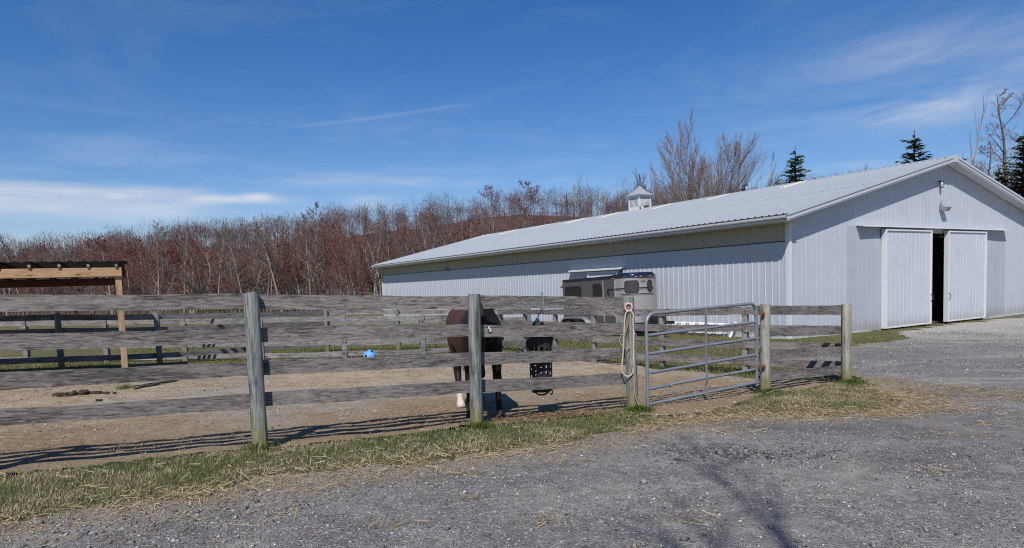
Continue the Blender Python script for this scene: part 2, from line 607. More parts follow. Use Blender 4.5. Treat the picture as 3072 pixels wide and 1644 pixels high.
def ground_mats():
    # lawn (under and between the blades)
    m, t, b = material('lawn_soil')
    tc = t.n('ShaderNodeTexCoord')
    P = tc.outputs['Object']
    a = t.noise(P, 9, 6, .7)
    bb = t.noise(P, .35, 4, .6)
    fine = t.noise(P, 70, 4, .7)
    c = t.ramp(a, [(.3, (.05, .052, .022)), (.5, (.095, .098, .038)), (.7, (.17, .15, .075))])
    dry = t.ramp(fine, [(.35, (.09, .062, .03)), (.65, (.24, .18, .095))])
    c = t.mix(t.mapr(bb, .45, .66, 0, .75), c, dry)
    t.put(b, 'Base Color', c)
    t.put(b, 'Roughness', .95)
    t.put(b, 'Specular IOR Level', .15)
    bp = t.n('ShaderNodeBump', ins={'Strength': .8, 'Distance': .03})
    t.put(bp, 'Height', fine)
    t.put(b, 'Normal', bp.outputs[0])
    M['lawn'] = m
    # gravel drive
    m, t, b = material('grey_gravel_drive')
    tc = t.n('ShaderNodeTexCoord')
    P = tc.outputs['Object']
    v = t.n('ShaderNodeTexVoronoi')
    t.put(v, 'Vector', P)
    t.put(v, 'Scale', 62)
    bw = t.n('ShaderNodeSeparateColor')
    t.put(bw, 0, v.outputs['Color'])
    v2 = t.n('ShaderNodeTexVoronoi')
    t.put(v2, 'Vector', P)
    t.put(v2, 'Scale', 145)
    bw2 = t.n('ShaderNodeSeparateColor')
    t.put(bw2, 0, v2.outputs['Color'])
    st = t.ramp(bw.outputs[0], [(0, (.065, .065, .065)), (.45, (.130, .127, .123)), (.8, (.205, .2, .192)), (.93, (.315, .303, .285)), (1, (.5, .48, .45))])
    st2 = t.ramp(bw2.outputs[0], [(0, (.06, .06, .06)), (.6, (.145, .141, .136)), (.9, (.235, .228, .218)), (1, (.42, .39, .35))])
    mud = t.noise(P, 1.1, 6, .65, .5)
    big = t.noise(P, .42, 4, .6, .6)
    c = t.mix(t.mapr(t.noise(P, 26, 3, .6), .4, .6, .0, 1.), st, st2)
    dust = t.ramp(t.noise(P, 110, 3, .6), [(.3, (.185, .176, .162)), (.7, (.29, .27, .245))])
    c = t.mix(t.mapr(mud, .44, .70, 0.05, .72), c, dust)
    c = t.mix(t.mapr(big, .54, .70, 0, .5), c, (.055, .055, .056))
    sepP = t.n('ShaderNodeSeparateXYZ')
    t.put(sepP, 0, P)
    # pale crushed stone close to the barn doors
    tanp = t.noise(t.mapping(P, (.5, 1.0, 1), rot=(0, 0, .5)), .55, 5, .65, .8)
    tanm = t.math('MULTIPLY', t.mapr(tanp, .50, .64, 0, .75), t.mapr(sepP.outputs[1], 6, 13, .5, 1))
    c = t.mix(tanm, c, t.ramp(bw.outputs[1], [(0, (.22, .205, .18)), (1, (.36, .335, .295))]))
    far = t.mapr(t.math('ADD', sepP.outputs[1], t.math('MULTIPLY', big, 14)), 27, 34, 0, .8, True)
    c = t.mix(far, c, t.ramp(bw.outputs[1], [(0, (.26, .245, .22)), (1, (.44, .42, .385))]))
    mott = t.noise(P, 7, 6, .75)
    c = t.mix(1.0, c, t.ramp(mott, [(.33, .72), (.5, 1.0), (.68, 1.35)]), 'MULTIPLY')
    ed = t.n('ShaderNodeAttribute', attribute_name='edge')
    ef = t.math('MULTIPLY', ed.outputs['Fac'], t.mapr(t.noise(P, 6, 5, .7), .32, .62, .1, 1.0))
    strawc = t.ramp(t.noise(t.mapping(P, (14, 60, 14), rot=(0, 0, .4)), 1, 5, .7, 1.), [(.3, (.12, .095, .066)), (.5, (.23, .18, .118)), (.7, (.40, .32, .2))])
    c = t.mix(ef, c, strawc)
    t.put(b, 'Base Color', c)
    t.put(b, 'Roughness', .92)
    t.put(b, 'Specular IOR Level', .3)
    hgt = t.math('ADD', t.math('MULTIPLY', v.outputs['Distance'], -1.0), t.math('MULTIPLY', v2.outputs['Distance'], -.5))
    bp = t.n('ShaderNodeBump', ins={'Strength': .9, 'Distance': .012})
    t.put(bp, 'Height', hgt)
    t.put(b, 'Normal', bp.outputs[0])
    M['gravel'] = m
    # paddock floor
    m, t, b = material('paddock_dirt')
    tc = t.n('ShaderNodeTexCoord')
    P = tc.outputs['Object']
    f1 = t.noise(P, 38, 6, .72, .4)
    f2 = t.noise(P, 1.2, 5, .62, .5)
    f3 = t.noise(P, .33, 4, .6, .4)
    fs = t.noise(t.mapping(P, (9, 42, 9), rot=(0, 0, .5)), 1, 6, .75, 1.4)
    brown = t.ramp(f1, [(.3, (.095, .068, .042)), (.5, (.24, .182, .118)), (.68, (.40, .315, .205))])
    sand = t.ramp(f1, [(.3, (.21, .172, .12)), (.5, (.38, .32, .232)), (.7, (.50, .43, .325))])
    grey = t.ramp(f1, [(.3, (.16, .152, .14)), (.5, (.29, .278, .262)), (.7, (.41, .395, .37))])
    sepP = t.n('ShaderNodeSeparateXYZ')
    t.put(sepP, 0, P)
    yy = t.math('SUBTRACT', sepP.outputs[1], t.math('MULTIPLY', sepP.outputs[0], .48))
    yy = t.math('ADD', yy, t.math('MULTIPLY', t.math('SUBTRACT', f2, .5), 3.0))
    c = t.mix(t.mapr(yy, 9.6, 12.0, 0, .9, True), brown, sand)
    gm = t.math('MULTIPLY', t.mapr(f3, .46, .60, 0, .85), t.mapr(yy, 9, 10.5, .25, 1))
    c = t.mix(gm, c, grey)
    straw = t.ramp(fs, [(.35, (.10, .065, .035)), (.6, (.30, .21, .11)), (.72, (.46, .35, .2))])
    c = t.mix(t.mapr(t.noise(P, 2.3, 5, .65), .45, .62, .1, .62), c, straw)
    t.put(b, 'Base Color', c)
    t.put(b, 'Roughness', .97)
    t.put(b, 'Specular IOR Level', .15)
    bp = t.n('ShaderNodeBump', ins={'Strength': .75, 'Distance': .03})
    t.put(bp, 'Height', t.math('ADD', f1, t.math('MULTIPLY', fs, .5)))
    t.put(b, 'Normal', bp.outputs[0])
    M['dirt'] = m
    m, t, b = material('leaf_litter')
    tc = t.n('ShaderNodeTexCoord')
    P = tc.outputs['Object']
    c = t.ramp(t.noise(P, 1.6, 6, .75), [(.3, (.038, .024, .019)), (.55, (.075, .046, .037)), (.72, (.115, .078, .06))])
    t.put(b, 'Base Color', c)
    t.put(b, 'Roughness', 1)
    M['litter'] = m


ground_mats()

# ------------------------------------------------------------------ ground and its regions
# boundary of the grass verge towards the drive and towards the paddock (plan, metres)
EDGE = [(-9, 0.4), (-6, 2.4), (-3.35, 4.22), (-2.81, 4.62), (-2.33, 4.91), (-1.59, 5.25), (-1.01, 5.55), (-.18, 6.04), (.6, 6.5), (1.25, 6.95), (1.75, 7.5),
        (2.3, 7.9), (2.9, 7.94), (3.63, 7.88), (4.48, 7.95), (5.0, 8.6), (5.5, 9.9), (5.95, 11.0), (6.2, 11.7), (6.3, 13.5), (6.5, 16.7), (7.6, 17.3), (10.1, 20.6), (11.6, 21.7),
        (14.2, 23.5), (15.3, 26.6), (18.2, 29.0), (24.0, 32.3), (28, 33.5), (60, 40)]
DRIVE = EDGE + [(60, -14), (-30, -14), (-30, -8)]
PAD = [(-14, -.7), (-4.25, 5.42), (-3.54, 5.84), (-2.5, 6.36), (-1.61, 6.82), (-.47, 7.42), (.59, 7.95), (1.46, 8.35), (1.62, 7.95), (2.25, 8.05), (2.9, 8.75), (3.6, 9.75), (4.1, 10.0), (5.4, 11.1),
       (5.4, 11.5), (4.4, 11.95), (3.86, 12.64), (3.32, 13.54), (2.53, 15.68), (1.6, 17.3), (.0, 18.6), (-2.8, 19.3), (-4.8, 18.9), (-6.4, 17.6), (-9.3, 14.4), (-12, 15.2), (-20, 12), (-24, 3)]


def inside(poly, x, y):
    x = np.asarray(x, float)
    y = np.asarray(y, float)
    r = np.zeros(x.shape, bool)
    n = len(poly)
    for i in range(n):
        x1, y1 = poly[i]
        x2, y2 = poly[(i + 1) % n]
        c = ((y1 > y) != (y2 > y)) & (x < (x2 - x1) * (y - y1) / (y2 - y1 + 1e-12) + x1)
        r ^= c
    return r


def dist_line(pts, x, y):
    d = np.full(np.shape(x), 1e9)
    for (x1, y1), (x2, y2) in zip(pts[:-1], pts[1:]):
        dx, dy = x2 - x1, y2 - y1
        t = np.clip(((x - x1) * dx + (y - y1) * dy) / (dx * dx + dy * dy), 0, 1)
        d = np.minimum(d, np.hypot(x - x1 - t * dx, y - y1 - t * dy))
    return d


def wob(x, y, a=.16):
    return x + (fbm(x * 2.1, y * 2.1, 41, 4) - .5) * 2 * a, y + (fbm(x * 2.1, y * 2.1, 77, 4) - .5) * 2 * a


def in_drive(x, y):
    return inside(DRIVE, *wob(x, y, .28))


def in_pad(x, y):
    return inside(PAD, *wob(x, y, .10))


def axis(parts):
    a = []
    for lo, hi, st in parts:
        a += list(np.arange(lo, hi - 1e-6, st))
    a.append(parts[-1][1])
    return np.array(a)


def sheet(name, xs, ys, zfn, keep, mat, extra=None):
    X, Y = np.meshgrid(xs, ys, indexing='ij')
    Z = zfn(X, Y)
    V = np.stack([X, Y, Z], -1).reshape(-1, 3)
    nx, ny = X.shape
    idx = np.arange(nx * ny).reshape(nx, ny)
    F = np.stack([idx[:-1, :-1], idx[1:, :-1], idx[1:, 1:], idx[:-1, 1:]], -1).reshape(-1, 4)
    if keep is not None:
        cx = V[F, 0].mean(1)
        cy = V[F, 1].mean(1)
        F = F[keep(cx, cy)]
    attrs = {k: fn(V[:, 0], V[:, 1]) for k, fn in (extra or {}).items()}
    me = mesh_np(name, V, F, [mat], smooth=True, attrs=attrs)
    return tag(put(name, me), kind='structure')


XS = axis([(-900, -200, 100), (-200, -40, 16), (-40, -12, 2), (-12, -5, .3), (-5, 7, .15), (7, 16, .35), (16, 40, 2), (40, 200, 16), (200, 900, 100)])
YS = axis([(-60, -6, 6), (-6, 3, .5), (3, 13, .15), (13, 24, .35), (24, 60, 2), (60, 200, 14), (200, 1500, 130)])
sheet('ground', XS, YS, lambda x, y: gz(x, y) - .04 * (inside(DRIVE, x, y) | inside(PAD, x, y)), None, M['lawn'])
xs = axis([(-30, -6, 1.0), (-6, 8, .07), (8, 16, .16), (16, 60, 1.0)])
ys = axis([(-14, 2.5, .6), (2.5, 13, .07), (13, 25, .2), (25, 41, .8)])


def edgef(x, y):
    return np.clip(1.25 - dist_line(EDGE[:24], x, y) / .62, 0, 1)


sheet('driveway', xs, ys, lambda x, y: gz(x, y) + .006, in_drive, M['gravel'], {'edge': edgef})
xs = axis([(-24, -9, .5), (-9, 6, .09)])
ys = axis([(-1, 4, .4), (4, 20, .09)])
sheet('paddock_floor', xs, ys, lambda x, y: gz(x, y) + .012 + (fbm(x * 5, y * 5, 5, 3) - .5) * .035 * (y > 4), in_pad, M['dirt'])

# wooded hill
RAT = np.array([-1.6, -.75, -.4, -.2, .07, .25, .8, 1.6])
AMP = np.array([10., 13.0, 22.5, 23.5, 29., 30., 30., 30.])


def hillz(x, y):
    r = x / np.maximum(y, 1)
    a = np.interp(r, RAT, AMP)
    t = np.clip((y - 112) / 165, 0, 1)
    return gz0(x, y) + a * t * t * (3 - 2 * t) + (fbm(x * .022, y * .022, 8, 3) - .5) * 9 * t - .02 + np.clip((y - 82) / 8, 0, 1) * .03


sheet('hill', axis([(-620, 620, 12)]), axis([(82, 500, 8)]), hillz, None, M['litter'])

# ------------------------------------------------------------------ barn
BR = math.atan2(.52162, .85318)
barn = thing('riding_barn', 'long white ribbed steel riding barn with sliding doors and cupola', 'barn', (10.42, 24.97, 0), BR)
W, L, HW = 22.08, 42.2, 11.04
OG, OE = .52, .77
SL = .2421
RIB = .3048


def rake_bottom(x):
    return 4.357 + SL * (HW + OE - abs(x - HW))


def rib_profile(w, d=.02, wide=1.0):
    """list of (offset along, proud) across a sheet of width w with a rib every foot"""
    p = [(0., 0.)]
    k = 0
    while RIB * k + RIB / 2 < w - .02:
        c = RIB * k + RIB / 2
        for dx, h in ((-.034, 0), (-.014, 1), (.014, 1), (.034, 0)):
            q = c + dx * wide
            if q < w:
                p.append((q, h * d))
        k += 1
    p.append((w, 0.))
    return p


def side_panel(w, z0, z1, d=.02):
    pr = rib_profile(w, d)
    V, F = [], []
    for a, h in pr:
        V += [(-h, a, z0), (-h, a, z1)]
    for i in range(len(pr) - 1):
        F.append((2 * i, 2 * i + 1, 2 * i + 3, 2 * i + 2))
    return MB().add(V, F)


PW = RIB * 3
npan = int(L / PW) + 1
me_w = side_panel(PW, 0, 3.677).mesh('wall_panel', M['siding'])
me_t = side_panel(PW, 3.69, 4.34).mesh('eave_light', M['tan'])
for k in range(npan):
    w = min(PW, L - k * PW)
    if w < PW - .01:
        a = side_panel(w, 0, 3.677).mesh('wall_panel', M['siding'])
        b = side_panel(w, 3.69, 4.34).mesh('eave_light', M['tan'])
    else:
        a, b = me_w, me_t
    put('wall_panel', a, barn, (0, k * PW, 0))
    put('eave_light', b, barn, (.015, k * PW, 0))
MB().box(-.03, -.0225, 0.02, L, 3.665, 3.70).build('drip_trim', M['darkline'], barn)
# gable panels with doorway
DX0, DX1, DZ = 7.2, 13.6, 4.08


def gable_panel(x0, w, y=0., sgn=-1):
    pr = rib_profile(w, .0065)
    V, F = [], []
    for a, h in pr:
        x = x0 + a
        zb = DZ if (DX0 < x0 + w / 2 < DX1 and y == 0) else 0.
        # the sheets beside the doorway are furred out and lean back towards the corner
        bow = .075 * max(0, 1 - abs(x - 5.6) / 1.3) + .06 * max(0, 1 - abs(x - 15.3) / 1.2) if y == 0 else 0
        top = rake_bottom(x) + .04
        V += [(x, y + sgn * (h + bow), zb), (x, y + sgn * (h + bow * .9), max(3.4, zb + .04)), (x, y + sgn * h, max(4.3, zb + .1)), (x, y + sgn * h, top)]
    m = MB()
    m.v = V
    xc = x0 + w / 2
    in_shade = y == 0 and (3.9 < xc < 6.2 or 14.5 < xc < 17.3)  # sheets flanking the doors carry painted shading below track height
    for i in range(len(pr) - 1):
        for q in range(3):
            a = 4 * i + q
            if V[a + 1][2] > V[a][2]:
                m.f.append((a, a + 4, a + 5, a + 1))
                m.mi.append(1 if in_shade and q < 2 else 0)
    return m


x = 0.
while x < W - .01:
    w = min(PW, W - x)
    if DX0 - PW < x < DX0 - .01:
        w = DX0 - x
    elif DX0 <= x < DX1 - .01:
        w = min(PW, DX1 - x)
    gable_panel(x, w).build('wall_panel', [M['siding'], M['siding_shade']], barn)
    gable_panel(x, w, L, 1).build('wall_panel', [M['siding'], M['siding_shade']], barn)
    x += w
MB().box(W, W + .03, 0, L, 0, 4.4).build('wall_panel', M['siding'], barn)
MB().box(.35, W - .3, .3, L - .3, -.02, .012).build('barn_floor', M['interior'], barn)
mb = MB()
mb.add([(.03, .03, 0), (.03, L - .03, 0), (.03, L - .03, 4.3), (.03, .03, 4.3)], [(0, 1, 2, 3)])
mb.build('inner_lining', M['interior'], barn)
# door jambs and header
mb = MB()
mb.box(DX0 - .02, DX0 + .14, .02, .22, 0, DZ)
mb.box(DX1 - .14, DX1 + .02, .02, .22, 0, DZ)
mb.build('door_jamb', M['interior'], barn)


# roof panels: two lengths lapped
def roof_pt(x, lift=0.):
    z = 4.62 + SL * (x + OE) if x <= HW else 4.62 + SL * (HW + OE) - SL * (x - HW)
    return z + lift


def roof_panel(xa, xb, w, lift, d=.030):
    pr = rib_profile(w, d, 1.7)
    V, F = [], []
    for a, h in pr:
        V += [(xa, a, roof_pt(xa, lift + h)), (xb, a, roof_pt(xb, lift + h))]
    for i in range(len(pr) - 1):
        F.append((2 * i, 2 * i + 1, 2 * i + 3, 2 * i + 2) if xa > HW else (2 * i, 2 * i + 2, 2 * i + 3, 2 * i + 1))
    return MB().add(V, F)


RY0, RY1 = -OG, 42.85
nr = int((RY1 - RY0) / PW)
PR = (RY1 - RY0) / nr
m_lo = roof_panel(-OE - .05, 4.85, PR, .0).mesh('roof_panel', M['roof'])
m_up = roof_panel(4.62, HW, PR, .010).mesh('roof_panel', M['roof'])
m_rt = roof_panel(HW + .001, W + OE, PR, .0).mesh('roof_panel', M['roof'])
for k in range(nr):
    y = RY0 + k * PR
    put('roof_panel', m_lo, barn, (0, y, 0))
    put('roof_panel', m_up, barn, (0, y, 0))
    put('roof_panel', m_rt, barn, (0, y, 0))
m_sk = roof_panel(9.0, HW - .12, .62, .019).mesh('skylight_strip', M['skylight'])
for y in (7.0, 12.1, 16.8, 22.1, 26.2, 31.2, 36.3, 41.4):
    put('skylight_strip', m_sk, barn, (0, y - .3, 0))
# roof deck underside keeps the inside dark
mb = MB()
for (xa, xb) in ((-OE + .05, HW), (HW, W + OE - .05)):
    mb.add([(xa, RY0 + .06, roof_pt(xa) - .06), (xb, RY0 + .06, roof_pt(xb) - .06), (xb, RY1 - .06, roof_pt(xb) - .06), (xa, RY1 - .06, roof_pt(xa) - .06)], [(0, 1, 2, 3)])
mb.build('roof_deck', M['interior'], barn)
mb = MB()
zr = roof_pt(HW)
mb.add([(HW - .17, RY0 - .02, zr - .012), (HW, RY0 - .02, zr + .045), (HW + .17, RY0 - .02, zr - .012), (HW - .17, RY1, zr - .012), (HW, RY1, zr + .045), (HW + .17, RY1, zr - .012)], [(0, 1, 4, 3), (1, 2, 5, 4), (0, 2, 1), (3, 4, 5)])
mb.build('ridge_cap', M['roof'], barn)
# rake fascia (front and back) with a drip lip
for y0 in (RY0, RY1 - .03):
    for sgn in (-1, 1):
        mb = MB()
        xa, xb = (-OE - .02, HW - .16) if sgn < 0 else (HW + .16, W + OE + .02)
        za, zb_ = rake_bottom(xa if sgn < 0 else xa), rake_bottom(xb)
        for (yo, z0, z1) in ((0, 0, .285), (-.022, .055, .062), (-.03, .20, .30)):
            mb.add([(xa, y0 + yo, za + z0), (xb, y0 + yo, zb_ + z0), (xb, y0 + yo, zb_ + z1), (xa, y0 + yo, za + z1),
                    (xa, y0 + .03, za + z0), (xb, y0 + .03, zb_ + z0), (xb, y0 + .03, zb_ + z1), (xa, y0 + .03, za + z1)],
                   [(0, 1, 2, 3), (7, 6, 5, 4), (0, 4, 5, 1), (3, 2, 6, 7), (0, 3, 7, 4), (1, 5, 6, 2)])
        mb.build('rake_fascia', M['gutter'], barn)
    MB().box(HW - .2, HW + .2, y0 - .04, y0 + .03, rake_bottom(HW) - .02, rake_bottom(HW) + .30).build('ridge_end_cap', M['gutter'], barn, bevel=.01)
# soffits
for y0, y1 in ((RY0 + .03, 0.), (L, RY1 - .03)):
    for (xa, xb) in ((-OE, HW), (HW, W + OE)):
        MB().add([(xa, y0, rake_bottom(xa) + .06), (xb, y0, rake_bottom(xb) + .06), (xb, y1, rake_bottom(xb) + .06), (xa, y1, rake_bottom(xa) + .06)], [(0, 3, 2, 1)]).build('soffit', M['soffit'], barn)
MB().add([(-OE + .02, RY0 + .05, 4.40), (.03, RY0 + .05, 4.345), (.03, RY1 - .05, 4.345), (-OE + .02, RY1 - .05, 4.40)], [(0, 3, 2, 1)]).build('eave_soffit', M['soffit'], barn)
# gutter
prof = [(.0, .0), (-.10, .0), (-.125, .04), (-.125, .105), (-.135, .12), (-.12, .12), (-.115, .012), (-.0, .012)]
MB().extrude(prof, (-OE + .02, RY0 + .02, 4.455), (-OE + .02, RY1 - .02, 4.455), (1, 0, 0), (0, 0, 1)).build('gutter', M['gutter'], barn)
MB().box(-OE + .02, -OE + .05, RY0 + .02, RY1 - .02, 4.36, 4.60).build('eave_fascia', M['soffit'], barn)
mb = MB()
mb.tube([(-OE - .04, L + .2, 4.46), (-OE - .04, L + .2, 4.36), (-.5, L + .12, 4.22), (-.12, L - .02, 4.1), (-.09, L - .05, 3.9), (-.09, L - .05, .1)], .05, 8)
mb.build('downspout', M['gutter'], barn, smooth=True)
# corner trims
for yy in (0., L):
    mb = MB()
    s_ = -1 if yy == 0 else 1
    mb.box(-.035, .0, yy + (-.035 if s_ < 0 else -.12), yy + (.14 if s_ < 0 else .035), 0, 4.36)
    mb.box(.0, .10, yy + (-.035 if s_ < 0 else .0), yy + (.0 if s_ < 0 else .035), 0, 4.36)
    mb.build('corner_trim', M['whitetrim'], barn)
MB().box(-.045, .0, .1, L, -.15, .06).build('base_trim', M['gutter'], barn)
MB().box(.1, 6.0, -.05, -.0, -.15, .03).build('base_trim', M['gutter'], barn)
MB().box(14.9, W, -.05, -.0, -.15, .03).build('base_trim', M['gutter'], barn)


# big sliding doors on the gable
def sliding_door(xa, xb, z0, z1, hx):
    D = -.27
    d = MB()
    d.box(xa, xa + .09, D, -.06, z0, z1)
    d.box(xb - .09, xb, D, -.06, z0, z1)
    d.box(xa + .09, xb - .09, D, -.06, z1 - .075, z1)
    d.box(xa + .09, xb - .09, D, -.06, z0, z0 + .05)
    door = d.build('sliding_door', M['whitetrim'], barn, bevel=.006)
    pr = rib_profile(xb - xa - .18, .008)
    V, F = [], []
    for a, h in pr:
        V += [(xa + .09 + a, D + .05 - h, z0 + .05), (xa + .09 + a, D + .05 - h, z1 - .075)]
    for i in range(len(pr) - 1):
        F.append((2 * i, 2 * i + 2, 2 * i + 3, 2 * i + 1))
    MB().add(V, F).build('door_skin', M['doorskin'], door)
    h = MB()
    h.tube([(hx, D - .01, 1.06), (hx, D - .06, 1.09), (hx, D - .075, 1.2), (hx, D - .06, 1.31), (hx, D - .01, 1.34)], .012, 6)
    h.box(hx - .025, hx + .025, D - .008, D - .001, 1.02, 1.10)
    h.box(hx - .025, hx + .025, D - .008, D - .001, 1.30, 1.38)
    h.build('handle', M['darkline'], door, smooth=True)


sliding_door(5.98, 9.66, .03, 4.19, 9.61)
sliding_door(11.08, 14.70, .03, 4.19, 11.125)
prof = [(0, 0), (-.30, -.05), (-.30, -.085), (-.285, -.085), (-.285, -.06), (0, -.012)]
MB().extrude(prof, (4.25, -.02, 4.345), (17.05, -.02, 4.345), (0, 1, 0), (0, 0, 1)).build('door_track_cover', M['whitetrim'], barn)
# small sliding door on the long wall
mb = MB()
mb.box(-.11, -.025, 9.62, 9.70, .05, 2.93)
mb.box(-.11, -.025, 11.95, 12.03, .05, 2.93)
mb.box(-.11, -.025, 9.70, 11.95, 2.86, 2.93)
sd = mb.build('side_door', M['whitetrim'], barn)
side_panel(2.25, .05, 2.86, .012).build('door_skin', M['doorskin'], sd, loc=(-.075, 9.70, 0))
MB().extrude([(0, 0), (-.2, -.04), (-.2, -.11), (-.185, -.11), (-.185, -.05), (0, -.02)], (-.02, 9.2, 3.10), (-.02, 13.55, 3.10), (1, 0, 0), (0, 0, 1)).build('door_track_cover', M['whitetrim'], barn)
MB().box(-.14, -.03, 9.28, 9.42, 2.5, 2.98).build('track_end_bracket', M['darkline'], barn)
# lamps
mb = MB()
mb.box(-.17, -.03, 28.6, 28.86, 3.62, 3.86)
mb.add([(-.17, 28.6, 3.62), (-.17, 28.86, 3.62), (-.26, 28.86, 3.70), (-.26, 28.6, 3.70), (-.17, 28.6, 3.86), (-.17, 28.86, 3.86)], [(0, 1, 2, 3), (3, 2, 5, 4), (0, 3, 4), (1, 5, 2)])
mb.build('wall_pack_light', M['lampgrey'], barn)
mb = MB()
mb.box(10.72, 10.86, -.08, -.022, 5.12, 5.38)
mb.tube([(10.79, -.06, 5.38), (10.79, -.06, 5.5), (10.81, -.09, 5.54)], .025, 6)
mb.add([(10.70, -.10, 5.30), (11.08, -.10, 5.30), (11.12, -.36, 5.24), (10.74, -.36, 5.24), (10.74, -.10, 5.08), (11.04, -.10, 5.08), (11.04, -.28, 5.06), (10.76, -.28, 5.06)],
       [(0, 1, 2, 3), (0, 3, 7, 4), (1, 5, 6, 2), (4, 7, 6, 5), (0, 4, 5, 1), (3, 2, 6, 7)])
mb.build('flood_light', M['lampgrey'], barn)
lan = MB()
for zc, r_ in ((6.40, .075), (6.12, .05)):
    lan.tube([(10.68, -.14, zc - .02), (10.68, -.14, zc + .02)], r_, 6)
for k in range(6):
    a = k * math.pi / 3
    pts = [(10.68 + math.cos(a) * q, -.14 + math.sin(a) * q, z) for q, z in ((.065, 6.39), (.095, 6.27), (.05, 6.13))]
    lan.tube(pts, .009, 4)
lan.box(10.66, 10.70, -.10, -.02, 6.38, 6.44)
lo = lan.build('wall_lantern', M['darkline'], barn)
MB().tube([(10.68, -.14, 6.11), (10.68, -.14, 6.2), (10.68, -.14, 6.28), (10.68, -.14, 6.41)], [.035, .06, .07, .045], 6).build('lantern_glass', M['glass_clear'], lo)
# cupola
cup = MB()
CY, cw = 20.05, .56
zb = roof_pt(HW - cw) - .1
mbase = MB()
mbase.box(HW - cw, HW + cw, CY - cw, CY + cw, zb, zr + .12)
cupo = mbase.build('cupola', M['whitetrim'], barn)
zt0, zt1 = zr + .12, zr + .92
mb = MB()
for sx in (-1, 1):
    for sy in (-1, 1):
        mb.box(HW + sx * cw - (.1 if sx > 0 else 0), HW + sx * cw + (.1 if sx < 0 else 0), CY + sy * cw - (.1 if sy > 0 else 0), CY + sy * cw + (.1 if sy < 0 else 0), zt0, zt1)
mb.box(HW - cw + .01, HW + cw - .01, CY - cw + .01, CY + cw - .01, zt1 - .1, zt1)
mb.build('corner_posts', M['whitetrim'], cupo)
MB().box(HW - cw + .1, HW + cw - .1, CY - cw + .1, CY + cw - .1, zt0, zt1 - .1).build('louver_backing', M['lampgrey'], cupo)
nl = 9
for side in range(4):
    for k in range(nl):
        z = zt0 + .02 + k * (zt1 - zt0 - .13) / nl
        a = cw - .1
        vs = [(-a, -cw + .02, z), (a, -cw + .02, z), (a, -cw + .085, z + .075), (-a, -cw + .085, z + .075), (-a, -cw + .02, z + .014), (a, -cw + .02, z + .014), (a, -cw + .085, z + .089), (-a, -cw + .085, z + .089)]
        Mz = Matrix.Translation((HW, CY, 0)) @ Matrix.Rotation(side * math.pi / 2, 4, 'Z')
        MB().add([Mz @ Vector(p) for p in vs], [(0, 1, 2, 3), (7, 6, 5, 4), (0, 4, 5, 1), (3, 2, 6, 7)]).build('louver_slat', M['whitetrim'], cupo)
mb = MB()
lev = [(.70, zt1), (.70, zt1 + .03), (.56, zt1 + .12), (.33, zt1 + .31), (.16, zt1 + .52), (.04, zt1 + .70)]
vs, fs = [], []
for a, z in lev:
    vs += [(HW - a, CY - a, z), (HW + a, CY - a, z), (HW + a, CY + a, z), (HW - a, CY + a, z)]
for i in range(len(lev) - 1):
    for k in range(4):
        fs.append((4 * i + k, 4 * i + (k + 1) % 4, 4 * i + 4 + (k + 1) % 4, 4 * i + 4 + k))
fs += [(3, 2, 1, 0), tuple(4 * (len(lev) - 1) + k for k in range(4))]
mb.add(vs, fs).build('cupola_roof', M['roof'], cupo)
mb = MB()
zz = zt1 + .68
mb.tube([(HW, CY, zz), (HW, CY, zz + .78)], .014, 6)
mb.tube([(HW - .2, CY - .14, zz + .55), (HW + .22, CY + .16, zz + .55)], .012, 5)
mb.tube([(HW - .14, CY + .2, zz + .32), (HW + .14, CY - .2, zz + .32)], .01, 5)
mb.tube([(HW - .2, CY - .14, zz + .32), (HW + .2, CY + .14, zz + .32)], .01, 5)
mb.box(HW + .15, HW + .25, CY + .12, CY + .14, zz + .46, zz + .60)
mb.box(HW - .05, HW + .06, CY - .012, CY + .012, zz + .62, zz + .82)
mb.build('weathervane', M['darkline'], cupo)
mb = MB()
mb.add([(HW - cw - .03, CY - cw - .05, zb + .12), (HW - cw + .1, CY - cw - .1, zb + .14), (HW - cw + .05, CY - cw - .04, zb + .36), (HW - cw - .02, CY - cw - .02, zb + .34)], [(0, 1, 2, 3), (3, 2, 1, 0)])
mb.add([(HW - cw + .3, CY - cw - .1, zb + .25), (HW - cw + .42, CY - cw - .16, zb + .27), (HW - cw + .95, CY - cw - .06, zb + .40), (HW - cw + .7, CY - cw - .03, zb + .43), (HW - cw + .4, CY - cw - .03, zb + .38)], [(0, 1, 2, 3, 4), (4, 3, 2, 1, 0)])
mb.build('torn_flashing', M['darkline'], cupo)


# ------------------------------------------------------------------ fences
def board_mesh(name, ln, h, t, mat, seed, rough=.006):
    r = np.random.default_rng(seed)
    nx = max(5, int(ln / .22))
    xs_ = np.linspace(0, ln, nx + 1)
    top = (r.random(nx + 1) - .5) * rough * 1.6
    bot = (r.random(nx + 1) - .5) * rough * 1.6
    ph = r.random() * 6.28
    warp = np.sin(xs_ / ln * math.pi * (1 + r.random()) + ph) * .008
    sag = -np.sin(xs_ / ln * math.pi) * .010 * r.random()
    V = []
    for k, xx in enumerate(xs_):
        e = (r.random() - .5) * .006 if k in (0, nx) else 0
        z0, z1 = -h / 2 + bot[k] + sag[k], h / 2 + top[k] + sag[k]
        V += [(xx + e, -t / 2 + warp[k], z0), (xx + e, t / 2 + warp[k], z0), (xx + e, t / 2 + warp[k], z1), (xx + e, -t / 2 + warp[k], z1)]
    F = []
    for k in range(nx):
        a = 4 * k
        for q in range(4):
            F.append((a + q, a + 4 + q, a + 4 + (q + 1) % 4, a + (q + 1) % 4))
    F += [(0, 1, 2, 3), (4 * nx + 3, 4 * nx + 2, 4 * nx + 1, 4 * nx)]
    return MB().add(V, F).mesh(name, mat)


